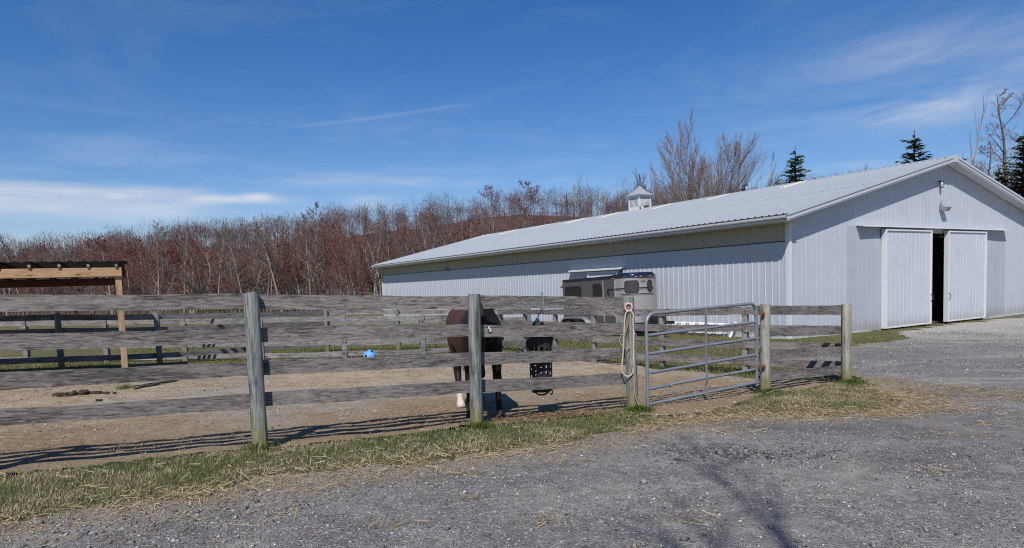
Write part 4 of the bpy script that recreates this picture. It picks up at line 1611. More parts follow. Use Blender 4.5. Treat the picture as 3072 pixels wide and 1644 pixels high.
        fs += [(0, 1, 3, 2), (4 * ns, 4 * ns + 2, 4 * ns + 3, 4 * ns + 1)]
        return m.add(vs, fs).build(name, mat, parent)

    def window(s0, s1, za, zb_, split=None):
        f = patch('window', s0, s1, za, zb_, .014, frame_m, .09)
        patch('pane', s0 + .035, s1 - .035, za + .035, zb_ - .035, .019, glass, .06, f)
        if split:
            patch('mullion', split - .015, split + .015, za + .02, zb_ - .02, .024, frame_m, 0, f)

    window(.20, 1.47, 1.56, 2.26, .83)
    window(2.32, 2.95, 1.62, 2.30, 2.6)
    # nose windows, by arc length past the corner
    window(4.44, 5.06, 1.80, 2.34)
    window(5.46, 5.78, 1.82, 2.34)
    for s in (3.06, 3.86):
        patch('door_edge', s - .012, s + .012, .58, 2.40, .012, plain('bright_trim', (.7, .7, .7), .3, .5, .03, 5))
    patch('tread_plate', 3.89, 6.2, .56, .93, .008, tread)
    black = plain('black_graphic', (.012, .012, .014), .4, 0, .1, 10)
    patch('stripe', 3.45, 5.9, 1.985, 2.035, .006, black)
    patch('stripe', 3.40, 5.9, 1.945, 1.962, .006, black)
    patch('stripe', 4.25, 5.9, 1.742, 1.775, .006, black)
    patch('stripe', 4.25, 5.9, 1.70, 1.712, .006, black)
    m = MB()
    ou = [(3.46, 2.035), (3.36, 2.02), (3.29, 1.96), (3.30, 1.88), (3.36, 1.78), (3.42, 1.72), (3.52, 1.70), (3.47, 1.76), (3.43, 1.86), (3.44, 1.93), (3.50, 1.955)]
    m.add([at(s, z, .006) for s, z in ou], [tuple(range(len(ou)))])
    m.build('swoosh', black, T)
    # small running-horse emblem: a few curved strokes
    m = MB()
    for st in ([(5.14, 2.29), (5.18, 2.27), (5.22, 2.29), (5.27, 2.28), (5.31, 2.26)], [(5.2, 2.31), (5.25, 2.33), (5.3, 2.325), (5.36, 2.34)], [(5.18, 2.27), (5.17, 2.23)], [(5.24, 2.28), (5.27, 2.22), (5.31, 2.21)], [(5.3, 2.26), (5.34, 2.29), (5.38, 2.27), (5.36, 2.23)], [(5.14, 2.29), (5.11, 2.34), (5.13, 2.37)]):
        m.tube([at(s, z, .008) for s, z in st], .009, 5, flat=.4)
    m.build('emblem', black, T)
    for s, z in ((.03, 2.45), (3.75, 2.47), (4.9, 2.5), (5.1, 2.5), (5.55, 2.51)):
        patch('marker_light', s, s + .09, z - .018, z + .018, .045, amber)
    patch('marker_light', 3.80, 3.87, .80, .87, .03, amber)
    # running gear
    tyre = M['blackrub']
    for x in (.56, 1.5):
        for sy in (-1, 1):
            w = MB()
            yy = sy * 1.02
            prof = [(.20, -.09), (.31, -.10), (.335, -.07), (.34, 0), (.335, .07), (.31, .10), (.20, .09)]
            vs, fs = [], []
            sg = 24
            for k in range(sg):
                a = 2 * math.pi * k / sg
                for r_, o in prof:
                    vs.append((x + r_ * math.cos(a), yy + o, .34 + r_ * math.sin(a)))
            L_ = len(prof)
            for k in range(sg):
                for q in range(L_ - 1):
                    k2 = (k + 1) % sg
                    fs.append((k * L_ + q, k2 * L_ + q, k2 * L_ + q + 1, k * L_ + q + 1))
            wh = w.add(vs, fs).build('wheel', tyre, T, smooth=True)
            rm = MB()
            rm.tube([(x, yy - .05, .34), (x, yy + .05, .34)], .2, 18)
            for k in range(6):
                a = k * math.pi / 3
                c = (x + .12 * math.cos(a), .34 + .12 * math.sin(a))
                rm.tube([(c[0], yy + sy * .05, c[1]), (c[0], yy + sy * .056, c[1])], .032, 8, m=1)
            rm.tube([(x, yy + sy * .05, .34), (x, yy + sy * .09, .34)], .05, 10)
            rm.build('rim', [plain('white_rim', (.5, .51, .52), .35, .2, .05, 6), tyre], wh)
    for sy in (-1, 1):
        m = MB()
        pr = [(.02, .50), (.10, .68), (.30, .80), (.60, .83), (1.45, .83), (1.76, .80), (1.95, .68), (2.06, .50)]
        vs, fs = [], []
        for x, z in pr:
            vs += [(x, sy * .92, z), (x, sy * 1.17, z), (x, sy * 1.17, z - .07), (x, sy * 1.16, z - .02)]
        for i in range(len(pr) - 1):
            q = 4 * i
            fs += [(q, q + 4, q + 5, q + 1), (q + 1, q + 5, q + 6, q + 2), (q, q + 3, q + 7, q + 4)]
        m.add(vs, fs).build('fender', plain('bright_fender', (.26, .27, .28), .35, .4, .05, 5), T)
    m = MB()
    m.tube([(4.5, -.55, .5), (6.1, -.03, .5)], .045, 6)
    m.tube([(4.5, .55, .5), (6.1, .03, .5)], .045, 6)
    m.box(5.95, 6.35, -.06, .06, .46, .58)
    m.tube([(5.9, 0, .05), (5.9, 0, .95)], .032, 8)
    m.box(5.82, 5.98, -.09, .09, 0, .06)
    m.build('hitch', frame_m, T)
    MB().box(5.1, 5.5, -.28, .28, .56, .86).build('battery_box', frame_m, T, bevel=.02)
    MB().box(-.14, .0, -.80, .80, .46, .56).build('rear_bumper', M['blackrub'], T)
    MB().box(-.12, -.01, -.95, -.88, 2.22, 2.3).build('rear_light', frame_m, T)
    for x in (1.4, 3.0):
        MB().box(x - .14, x + .14, -.16, .14, 2.60, 2.66).build('roof_vent', M['whitetrim'], T, bevel=.02)
    MB().box(-.01, -.002, -.9, .9, .56, 2.38).build('rear_door', mp, T)


build_trailer()


# ------------------------------------------------------------------ horse
def build_horse():
    heading = Vector((.23, -.973, 0))
    hx, hy = -.4965, 8.60
    root = thing('horse', 'dark bay horse with one white sock standing behind the fence post', 'horse', (hx, hy, gzf(hx, hy)), math.atan2(heading.y, heading.x))
    src = MB()

    def loft(secs, seg=14):
        """secs: (x, y, z, half-width, half-height, tilt) rings whose normal follows the path in the xz-plane"""
        n = len(secs)
        P = [Vector(s[:3]) for s in secs]
        vs = []
        for i, s in enumerate(secs):
            t = (P[min(i + 1, n - 1)] - P[max(i - 1, 0)]).normalized()
            side = Vector((0, 1, 0))
            side = (side - t * side.dot(t)).normalized()
            up = t.cross(side) * -1
            for k in range(seg):
                a = 2 * math.pi * k / seg
                vs.append(P[i] + side * (s[3] * math.cos(a)) + up * (s[4] * math.sin(a)))
        fs = []
        for i in range(n - 1):
            for k in range(seg):
                fs.append((i * seg + k, i * seg + (k + 1) % seg, (i + 1) * seg + (k + 1) % seg, (i + 1) * seg + k))
        fs.append(tuple(range(seg - 1, -1, -1)))
        fs.append(tuple((n - 1) * seg + k for k in range(seg)))
        src.add(vs, fs)

    # trunk
    loft([(-.80, 0, 1.04, .06, .10), (-.76, 0, 1.04, .17, .23), (-.62, 0, 1.06, .27, .33), (-.42, 0, 1.08, .31, .345), (-.15, 0, 1.04, .30, .335), (.12, 0, 1.01, .315, .345),
          (.36, 0, 1.02, .29, .36), (.55, 0, 1.06, .25, .35), (.70, 0, 1.08, .22, .28), (.80, 0, 1.06, .16, .19), (.85, 0, 1.05, .06, .08)], 20)
    # neck reaching forward and down, head hanging
    loft([(.44, 0, 1.24, .15, .24), (.60, -.01, 1.27, .125, .235), (.73, -.035, 1.23, .105, .20), (.82, -.07, 1.14, .092, .165), (.87, -.10, 1.05, .082, .135), (.885, -.115, .98, .07, .11)], 14)
    loft([(.84, -.11, 1.10, .07, .08), (.88, -.115, 1.01, .095, .12), (.905, -.12, .89, .09, .118), (.91, -.115, .77, .068, .09), (.905, -.10, .66, .056, .07), (.90, -.095, .60, .060, .072), (.895, -.09, .55, .046, .055)], 14)
    for s_ in (-1, 1):
        loft([(.84, -.11 + s_ * .06, 1.11, .028, .02), (.87, -.11 + s_ * .075, 1.16, .03, .018), (.88, -.11 + s_ * .08, 1.22, .012, .008)], 8)

    def leg(pts):
        n = len(pts)
        loft([(p[0], p[1], p[2], p[3] * 1.2, p[4] * 1.15) for p in pts], 12)

    # front legs: left (seen at right) and right (half behind the post)
    for sy, fx in ((1, .56), (-1, .54)):
        leg([(.52, sy * .15, 1.10, .09, .17), (.55, sy * .165, .90, .075, .11), (.56, sy * .17, .72, .058, .075), (.565, sy * .17, .55, .045, .052), (.57, sy * .172, .47, .05, .054),
             (.565, sy * .174, .40, .036, .042), (fx, sy * .178, .25, .03, .036), (fx, sy * .18, .17, .038, .045), (fx + .03, sy * .182, .105, .034, .038), (fx + .06, sy * .184, .06, .047, .05), (fx + .075, sy * .185, .004, .056, .062)])
    # hind legs: right one stepping forward (white sock), left one back
    for sy, fx, hxk in ((-1, -.30, -.50), (1, -.64, -.80)):
        leg([(-.50, sy * .14, 1.12, .12, .24), (-.47, sy * .16, .92, .105, .19), (-.48 + (fx + .5) * .25, sy * .165, .76, .08, .125), ((hxk - .52) / 2 + .02, sy * .165, .64, .058, .08), (hxk + .06, sy * .165, .54, .048, .068), (hxk + .07, sy * .165, .46, .044, .055),
             ((hxk + fx) / 2 + .05, sy * .165, .32, .033, .042), (fx - .02, sy * .165, .19, .04, .046), (fx + .02, sy * .165, .115, .036, .04), (fx + .05, sy * .165, .06, .05, .052), (fx + .065, sy * .165, .004, .058, .062)])
    me = src.mesh('horse_source', [])
    tmp = bpy.data.objects.new('tmp', me)
    COL.objects.link(tmp)
    md = tmp.modifiers.new('r', 'REMESH')
    md.mode = 'VOXEL'
    md.voxel_size = .013
    sm = tmp.modifiers.new('s', 'SMOOTH')
    sm.iterations = 6
    sm.factor = .5
    dg = bpy.context.evaluated_depsgraph_get()
    body = bpy.data.meshes.new_from_object(tmp.evaluated_get(dg))
    bpy.data.objects.remove(tmp)
    nv = len(body.vertices)
    co = np.zeros(nv * 3, np.float32)
    body.vertices.foreach_get("co", co)
    co = co.reshape(-1, 3)
    x, y, z = co.T
    nz = fbm(x * 9 + y * 5, z * 9, 5, 3)
    fine = fbm(x * 40, z * 40 + y * 31, 15, 2)
    bay = np.array([.042, .018, .010])
    red = np.array([.080, .031, .014])
    blk = np.array([.012, .010, .010])
    c = bay + (red - bay) * np.clip((nz - .35) * 2.2, 0, 1)[:, None]
    c = c * (.75 + .5 * fine)[:, None]
    t = np.clip((.86 - z + (nz - .5) * .16) / .2, 0, 1)[:, None]       # black points
    c = c * (1 - t) + blk * t
    t = np.clip((x + y * .5 - .34 + (nz - .5) * .1) / .16, 0, 1)[:, None] * .95    # dark neck, head
    c = c * (1 - t) + np.array([.011, .008, .007]) * t
    dust = np.clip((z - 1.36) * 6, 0, 1) * np.clip((fine - .45) * 3, 0, 1) * .6
    c = c * (1 - dust[:, None]) + np.array([.22, .17, .12]) * dust[:, None]
    sock = (y < -.05) & (x < -.1) & (x > -.5)
    t = (sock & (z < .215 + (nz - .5) * .05)).astype(float)[:, None]
    c = c * (1 - t) + np.array([.47, .42, .37]) * t
    hoof = np.clip((.055 - z) / .012, 0, 1)[:, None]
    hc = np.where(sock[:, None], np.array([[.32, .25, .19]]), np.array([[.10, .085, .075]]))
    c = c * (1 - hoof) + hc * hoof
    ca = body.color_attributes.new("col", 'FLOAT_COLOR', 'POINT')
    cc_ = np.ones((nv, 4), np.float32)
    cc_[:, :3] = c
    ca.data.foreach_set("color", cc_.ravel())
    coat = attr_mat('horse_coat', .55, 0, .12, .18)
    body.materials.clear()
    body.materials.append(coat)
    body.polygons.foreach_set("use_smooth", [True] * len(body.polygons))
    put('body', body, root)
    hair_m = plain('black_hair', (.010, .009, .009), .45, 0, .3, 30)

    def strands(name, roots, n, fn, width, seed):
        r = np.random.default_rng(seed)
        V, F = [], []
        for k in range(n):
            pts = fn(r)
            w = width * r.uniform(.6, 1.2)
            sdv = Vector((r.normal(), r.normal(), 0)).normalized() * w
            o_ = len(V)
            m_ = len(pts)
            for i, p in enumerate(pts):
                ww = sdv * (1 - .85 * (i / (m_ - 1)) ** 2)
                V += [Vector(p) - ww, Vector(p) + ww]
            for i in range(m_ - 1):
                F.append((o_ + 2 * i, o_ + 2 * i + 1, o_ + 2 * i + 3, o_ + 2 * i + 2))
        put(name, mesh_np(name, [tuple(v) for v in V], F, [hair_m], smooth=True), root)

    def tail(r):
        a = r.normal(0, .028)
        b_ = r.normal(0, .03)
        e = r.uniform(.38, .62)
        sp = r.normal(0, .05)
        return [(-.79 + b_ * .3, a * .5, 1.27), (-.85 + b_, a, 1.16), (-.87 + b_, a * 1.6, .95), (-.86 + b_ * 1.3, a * 2 - .01 + sp * .5, .75), (-.84 + b_ * 1.5, a * 2.2 - .02 + sp, e)]

    def mane(r):
        t_ = r.random()
        px = .46 + .40 * t_
        pz = [1.49, 1.505, 1.44, 1.30, 1.16][min(4, int(t_ * 5))] - .01 + r.normal(0, .008)
        pz = float(np.interp(t_, [0, .3, .6, .85, 1], [1.475, 1.50, 1.43, 1.29, 1.20]))
        ln = r.uniform(.16, .30)
        y0_ = .02 - .12 * t_ * t_
        return [(px, y0_, pz), (px + r.normal(0, .01), y0_ + .07, pz - .015), (px + r.normal(0, .015) + .01, y0_ + .115, pz - ln * .4), (px + r.normal(0, .02) + .02, y0_ + .135 + r.normal(0, .012), pz - ln)]

    strands('tail', None, 420, tail, .0035, 3)
    strands('mane', None, 420, mane, .004, 4)
    m = MB()
    for s_ in (-1, 1):
        m.ellipsoid((.925, -.115 + s_ * .085, .95), (.018, .012, .018), 10, 8)
    m.build('eye', plain('dark_eye', (.008, .006, .005), .08, 0, .1, 5, 0, .9), root, smooth=True)


build_horse()

# ------------------------------------------------------------------ trees
def grow(seed, H, spec):
    """returns polylines (pts, radii, level)"""
    r = np.random.default_rng(seed)
    out = []
    maxl = spec.get('levels', 3)

    def branch(p, d, ln, rad, lev):
        n = (9, 6, 5, 4)[min(lev, 3)]
        pts, rs = [p], [rad]
        dd = d.copy()
        seg = ln / n
        up = spec['up'][min(lev, len(spec['up']) - 1)]
        wig = spec['wig'][min(lev, len(spec['wig']) - 1)]
        for i in range(n):
            dd = dd + r.normal(0, wig, 3) + np.array([0, 0, up])
            dd /= np.linalg.norm(dd)
            p = p + dd * seg
            pts.append(p)
            rs.append(rad * (1 - (.92 if lev == 0 else .85) * (i + 1) / n))
        out.append((pts, rs, lev))
        if lev >= maxl:
            return
        nch = spec['n'][lev]
        nch = max(1, int(nch * r.uniform(.75, 1.25)))
        lo = spec['start'][lev]
        for k in range(nch):
            t = lo + (1 - lo) * ((k + r.random()) / nch) ** spec.get('pow', .85)
            t = min(t, .98)
            j = min(int(t * n), n - 1)
            f = t * n - j
            q = pts[j] * (1 - f) + pts[j + 1] * f
            td = pts[j + 1] - pts[j]
            td /= np.linalg.norm(td)
            a = r.uniform(0, 2 * math.pi)
            ref = np.array([math.cos(a), math.sin(a), 0.])
            perp = ref - td * ref.dot(td)
            perp /= np.linalg.norm(perp) + 1e-9
            ang = spec['ang'][lev] * r.uniform(.75, 1.25)
            cdv = td * math.cos(ang) + perp * math.sin(ang)
            if lev == 0:
                prof = spec['shape'](t)
                cl = H * prof * r.uniform(.8, 1.15)
            else:
                cl = ln * spec['len'][lev] * (1 - .55 * t) * r.uniform(.7, 1.25)
            cr = (rs[j] * (1 - f) + rs[j + 1] * f) * spec['rr'][lev]
            branch(q, cdv, cl, max(cr, spec['minr'][lev]), lev + 1)

    ns = spec.get('stems', 1)
    for s in range(ns):
        a = r.uniform(0, 6.28)
        lean = spec.get('lean', .05) * (1 if ns == 1 else 3.2)
        d = np.array([math.cos(a) * lean, math.sin(a) * lean, 1.])
        d /= np.linalg.norm(d)
        base = np.array([math.cos(a), math.sin(a), 0]) * (0 if ns == 1 else spec['trunk'] * 1.2)
        base[2] = -.3
        branch(base, d, H * (1 if s == 0 else r.uniform(.75, .95)), spec['trunk'] * (1 if ns == 1 else .75), 0)
    return out


def tree_meshes(name, polys, bark, twig, buds=0, bud_m=None, seed=0, tube_lev=1, tw=1.0, bud_size=.05):
    r = np.random.default_rng(seed + 99)
    tv, tf = [], []
    cv, cf, cm = [], [], []

    def tube(V, F, pts, rs, sides, mi=None, MI=None):
        pts = np.array(pts)
        n = len(pts)
        d = np.gradient(pts, axis=0)
        d /= np.linalg.norm(d, axis=1)[:, None] + 1e-9
        ref = np.array([.37, .71, .2])
        a = np.cross(d, ref)
        a /= np.linalg.norm(a, axis=1)[:, None] + 1e-9
        b = np.cross(d, a)
        o = len(V)
        for i in range(n):
            for k in range(sides):
                th = 2 * math.pi * k / sides
                V.append(pts[i] + (a[i] * math.cos(th) + b[i] * math.sin(th)) * rs[i])
        for i in range(n - 1):
            for k in range(sides):
                k2 = (k + 1) % sides
                F.append((o + i * sides + k, o + i * sides + k2, o + (i + 1) * sides + k2, o + (i + 1) * sides + k))
                if MI is not None:
                    MI.append(mi)

    for pts, rs, lev in polys:
        if lev == 0:
            tube(tv, tf, pts, rs, 7)
        elif lev <= tube_lev:
            tube(cv, cf, pts, rs, 4, 0, cm)
        else:
            pts = np.array(pts)
            if lev == 2:
                tube(cv, cf, pts, np.array(rs) * tw, 3, 0 if lev < 2 else 1, cm)
            else:
                o = len(cv)
                d = pts[-1] - pts[0]
                s = np.cross(d, r.normal(0, 1, 3))
                s /= np.linalg.norm(s) + 1e-9
                for i in range(len(pts)):
                    w = rs[i] * tw * 1.3
                    cv.append(pts[i] - s * w)
                    cv.append(pts[i] + s * w)
                for i in range(len(pts) - 1):
                    cf.append((o + 2 * i, o + 2 * i + 1, o + 2 * i + 3, o + 2 * i + 2))
                    cm.append(1)
            if buds and lev >= 2:
                for q in range(buds):
                    t = r.random() ** .6
                    j = t * (len(pts) - 1)
                    i = min(int(j), len(pts) - 2)
                    c = pts[i] * (1 - j + i) + pts[i + 1] * (j - i)
                    e1 = r.normal(0, 1, 3)
                    e1 *= bud_size * r.uniform(.5, 1.2) / np.linalg.norm(e1)
                    e2 = np.cross(e1, r.normal(0, 1, 3))
                    e2 *= bud_size * .6 / (np.linalg.norm(e2) + 1e-9)
                    o = len(cv)
                    cv += [c - e1 * .5, c + e2, c + e1, c - e2]
                    cf.append((o, o + 1, o + 2, o + 3))
                    cm.append(2)
    trunk = mesh_np('trunk', np.array(tv), np.array(tf), [bark], smooth=True)
    crown = mesh_np('crown', np.array(cv), np.array(cf), [bark, twig] + ([bud_m] if buds else []), matidx=cm)
    return trunk, crown


def bark_mat(name, light, dark):
    m, t, b = material(name)
    tc = t.n('ShaderNodeTexCoord')
    n = t.noise(t.mapping(tc.outputs['Object'], (5, 5, 1.3)), 1, 6, .7)
    n2 = t.noise(tc.outputs['Object'], .9, 4, .6)
    c = t.ramp(t.math('ADD', t.math('MULTIPLY', n, .5), t.math('MULTIPLY', n2, .5)), [(.36, dark), (.58, light)])
    t.put(b, 'Base Color', c)
    t.put(b, 'Roughness', .95)
    t.put(b, 'Specular IOR Level', .2)
    return m


def twig_mat(name, c):
    m, t, b = material(name)
    oi = t.n('ShaderNodeObjectInfo')
    c = Vector(c)
    t.put(b, 'Base Color', t.ramp(oi.outputs['Random'], [(0, tuple(c * .72)), (1, tuple(c * 1.3))]))
    t.put(b, 'Roughness', .9)
    t.put(b, 'Specular IOR Level', .2)
    return m


bk_pale = bark_mat('pale_bark', (.30, .275, .23), (.09, .079, .066))
bk_grey = bark_mat('grey_bark', (.21, .195, .17), (.065, .057, .05))
bk_dark = bark_mat('dark_bark_tree', (.11, .095, .08), (.035, .03, .026))
tw_red = twig_mat('red_brown_twigs', (.150, .076, .064))
tw_grey = twig_mat('grey_brown_twigs', (.150, .115, .098))
tw_mauve = twig_mat('mauve_twigs', (.17, .12, .115))
bud_red = twig_mat('red_buds', (.190, .066, .050))
bud_mauve = twig_mat('mauve_buds', (.23, .11, .115))

oval = lambda t: .36 * (1 - t) ** .62 * min(1, .4 + 1.6 * t)
fan = lambda t: .50 * (1 - t) ** .55
spec_maple = dict(levels=3, up=[.02, .045, .05, .03], wig=[.06, .09, .14, .18], n=[21, 10, 9], start=[.20, .12, .05], ang=[.92, .70, .75], shape=oval, len=[0, .50, .55], rr=[.52, .5, .5], minr=[.026, .014, .009], trunk=.14)
spec_slim = dict(levels=3, up=[.02, .09, .06, .03], wig=[.06, .10, .15, .18], n=[17, 10, 8], start=[.28, .15, .05], ang=[.75, .65, .75], shape=lambda t: .30 * (1 - t) ** .55, len=[0, .55, .55], rr=[.5, .5, .5], minr=[.024, .014, .009], trunk=.12)
spec_crook = dict(levels=3, up=[.03, .05, .05, .03], wig=[.13, .16, .18, .2], n=[15, 10, 8], start=[.18, .15, .05], ang=[.9, .75, .75], shape=lambda t: .42 * (1 - t) ** .55, len=[0, .55, .55], rr=[.62, .5, .5], minr=[.03, .015, .008], trunk=.16, stems=2, lean=.08)

protos = []
KIND = {
    'red': ('red_maple', 'bare red budded maple in the wood edge beyond the paddock', 'red budded trees of the wood edge'),
    'grey': ('bare_tree', 'bare grey twigged tree in the wood edge beyond the paddock', 'grey trees of the wood edge'),
    'pale': ('pale_tree', 'slender pale trunked bare tree in the wood edge beyond the paddock', 'pale trunked trees of the wood edge'),
}
for k, (kind, spec, H, bark, twig, buds, budm) in enumerate([
        ('red', spec_maple, 10.5, bk_grey, tw_red, 3, bud_red), ('red', spec_maple, 9.6, bk_pale, tw_red, 3, bud_red), ('red', spec_crook, 9.8, bk_grey, tw_red, 3, bud_red),
        ('grey', spec_maple, 10.5, bk_grey, tw_grey, 0, None), ('grey', spec_crook, 9.5, bk_dark, tw_grey, 0, None), ('grey', spec_slim, 11, bk_grey, tw_grey, 0, None),
        ('pale', spec_slim, 10.5, bk_pale, tw_grey, 0, None), ('pale', spec_crook, 9.5, bk_pale, tw_red, 0, None)]):
    polys = grow(40 + k, H, spec)
    protos.append((kind, H) + tree_meshes('t', polys, bark, twig, buds, budm, k, tw=1.15, bud_size=.042))


def plant(name, label, cat, tr, cr, x, y, z, rz, sc, group=None, lean=(0, 0)):
    root = thing(name, label, cat, (x, y, z), rz, group)
    root.rotation_euler = (lean[0], lean[1], rz)
    root.scale = (sc[0], sc[0], sc[1]) if hasattr(sc, '__len__') else (sc, sc, sc)
    put('trunk', tr, root)
    put('crown', cr, root)
    return root


tr_rng = random.Random(21)
count = {'red': 0, 'grey': 0, 'pale': 0}
spots = []
tries = 0
while len(spots) < 430 and tries < 20000:
    tries += 1
    y = 86 + 40 * tr_rng.random() ** 1.25
    x = tr_rng.uniform(-.84, .62) * y
    # keep clear of the barn
    if any((x - a) ** 2 + (y - b) ** 2 < (1.25 if y < 100 else 1.6) ** 2 for a, b in spots):
        continue
    spots.append((x, y))
for x, y in spots:
    patch_ = float(fbm(np.array([x * .055]), np.array([y * .055]), 61, 2)[0])
    u = tr_rng.random()
    if patch_ > .53:
        pool = [0, 1, 2, 0, 1, 2, 6, 3]
    else:
        pool = [3, 4, 5, 6, 7, 2, 1, 6]
    if y < 93 and u < .35:
        pool = [6, 7, 6]
    kind, H, tr, cr = protos[tr_rng.choice(pool)]
    nm, lb, gp = KIND[kind]
    s = tr_rng.uniform(.80, 1.26) * (1.0 if y < 105 else 1.08)
    plant(nm, lb, 'tree', tr, cr, x, y, float(hillz(np.array([x]), np.array([y]))[0]) - .05, tr_rng.uniform(0, 6.28), (s * tr_rng.uniform(.85, 1.1), s), gp,
          (tr_rng.gauss(0, .06), tr_rng.gauss(0, .06)))

# single trees that stand out
spec_em = dict(spec_maple, n=[22, 10, 9], start=[.32, .12, .05], up=[.02, .06, .05, .03], shape=lambda t: .36 * (1 - t) ** .5)
tA, cA = tree_meshes('t', grow(71, 14.5, spec_em), bk_pale, tw_red, 4, bud_red, 71, tw=1.1, bud_size=.034)
tB, cB = tree_meshes('t', grow(74, 14.5, spec_em), bk_grey, tw_red, 4, bud_red, 74, tw=1.1, bud_size=.036)


def lone(name, label, tr, cr, ratio, y, rz, sc):
    x = ratio * y
    return plant(name, label, 'tree', tr, cr, x, y, float(gz0(x, y)) - .1, rz, sc)


lone('red_maple', 'tallest red tipped maple standing above the wood left of the barn', tA, cA, -.289, 88, .3, (.9, .98))
lone('red_maple', 'second red tipped maple just right of the tallest one left of the barn', tB, cB, -.252, 92, 1.3, (.65, .93))
lone('red_maple', 'red maple rising over the barn roof, left one of the pair', tB, cB, -.018, 74, 2.0, (1.0, .96))
lone('red_maple', 'red maple rising over the barn roof, right one of the pair', tA, cA, .028, 76, 4.0, (1.15, .97))
spec_vase = dict(levels=3, up=[.0, .05, .04, .02], wig=[.03, .05, .09, .12], n=[9, 8, 6], start=[.12, .22, .2], ang=[.62, .42, .5], shape=lambda t: .62 * (1 - t) ** .45, len=[0, .5, .5], rr=[.7, .55, .5], minr=[.05, .02, .009], trunk=.2, stems=2, lean=.1)
tC, cC = tree_meshes('t', grow(81, 13.5, spec_vase), bk_pale, tw_grey, 0, None, 81, tw=1.0)
lone('pale_tree', 'whitish vase shaped bare tree over the ridge left of the cupola', tC, cC, .141, 72, .7, (.95, .93))
spec_big = dict(levels=3, up=[.0, .07, .05, .03], wig=[.03, .05, .08, .12], n=[15, 13, 12], start=[.08, .15, .08], ang=[.52, .40, .48], shape=lambda t: .66 * (1 - t) ** .5, len=[0, .5, .5], rr=[.7, .5, .5], minr=[.05, .022, .010], trunk=.22, stems=4, lean=.075)
tD, cD = tree_meshes('t', grow(91, 17, spec_big), bk_grey, tw_grey, 2, bud_mauve, 91, tw=1.0, bud_size=.03)
lone('bare_tree', 'big fan shaped bare tree behind the ridge, right of the cupola', tD, cD, .295, 66, .9, (.92, .98))
spec_dead = dict(levels=2, up=[.0, .10, .05], wig=[.06, .07, .1], n=[9, 4], start=[.35, .3], ang=[.5, .55], shape=lambda t: .42 * (1 - t) ** .5, len=[0, .4], rr=[.6, .5], minr=[.045, .018], trunk=.2)
tE, cE = tree_meshes('t', grow(97, 14.5, spec_dead), bk_pale, tw_grey, 0, None, 97)
lone('pale_tree', 'thin dead tree with few upright limbs beside the big fan shaped tree', tE, cE, .362, 64, 2.4, (1.2, 1.0))
tF, cF = tree_meshes('t', grow(103, 15.5, dict(spec_dead, n=[10, 4], start=[.55, .4], ang=[.38, .4], shape=lambda t: .36 * (1 - t) ** .6)), bk_pale, tw_grey, 0, None, 103)
lone('dead_tree', 'tall dead snag with forked bare top behind the gable peak', tF, cF, .672, 55, 1.1, (.62, 1.12))
spec_full = dict(spec_maple, n=[20, 10, 9], start=[.18, .2, .1], shape=lambda t: .42 * (1 - t) ** .6, trunk=.24)
tG, cG = tree_meshes('t', grow(111, 16.5, spec_full), bk_dark, tw_mauve, 3, bud_mauve, 111, tw=1.1, bud_size=.032)
lone('bare_tree', 'large mauve twigged bare tree at the right edge behind the barn', tG, cG, .762, 57, .5, (1.3, 1.10))
lone('bare_tree', 'mauve twigged bare tree close behind the right hand spruces', tG, cG, .738, 61, 4.4, (1.25, .98))
lone('bare_tree', 'smaller mauve twigged tree between the snag and the right edge', tG, cG, .722, 62, 2.5, (1.0, .86))
for k, (ra, y, s) in enumerate(((.20, 78, .74), (.235, 74, .66), (.262, 80, .72), (.33, 76, .70), (.40, 74, .62), (.375, 70, .64), (.45, 72, .60), (.51, 70, .60), (.545, 66, .62), (.635, 70, .62))):
    lone('bare_tree', 'low mauve twigged tree showing just above the barn ridge', tG if k % 2 else tD, cG if k % 2 else cD, ra, y, k * 1.7, (s * 1.05, s * 1.09))["group"] = 'low trees above the barn ridge'


# conifers
M['needle'] = twig_mat('spruce_needles', (.042, .062, .022))


def conifer(seed, H, rad):
    r = np.random.default_rng(seed)
    V, F = [], []
    nl = int(H * 4.2)
    for l in range(nl):
        t = l / nl
        z = H * (.06 + .92 * t)
        ln = rad * (1 - t) ** .85 * r.uniform(.85, 1.1) + .08
        nb = max(4, int(9 * (1 - t) + 4))
        for b in range(nb):
            a = 2 * math.pi * (b + r.random() * .6) / nb + l * 1.3
            L_ = ln * r.uniform(.5, 1.28)
            dx, dy = math.cos(a), math.sin(a)
            zj = r.normal(0, .14)
            droop = -.32 * (1 - t) + .25 * t
            ns = max(5, int(L_ / .12))
            for k in range(ns):
                f = (k + .4) / ns
                c = np.array([dx * L_ * f, dy * L_ * f, z + zj + L_ * (droop * f + .22 * f * f)])
                for sgn in (-1, 1):
                    w = (.18 + .26 * (1 - f)) * r.uniform(.7, 1.3) * min(1, L_)
                    tip = c + np.array([dx * .16 - dy * sgn * w, dy * .16 + dx * sgn * w, r.uniform(-.16, .06)])
                    o = len(V)
                    e = np.array([dx, dy, 0]) * .075
                    V.append(c - e)
                    V.append(c + e + np.array([0, 0, .03]))
                    V.append(tip)
                    F.append((o, o + 1, o + 2))
                o = len(V)
                V.append(c + np.array([-dy * .04, dx * .04, 0]))
                V.append(c - np.array([-dy * .04, dx * .04, 0]))
                V.append(c + np.array([dx * .1, dy * .1, -.16 * r.random() - .05]))
                F.append((o, o + 1, o + 2))
    crown = mesh_np('crown', np.array(V), np.array(F), [M['needle']])
    zs = np.linspace(-.2, H * 1.02, 6)
    m = MB().tube([(0, 0, q) for q in zs], [.15 * (1 - q / (H * 1.03)) + .012 for q in zs], 7)
    return m.mesh('trunk', bk_dark, True), crown


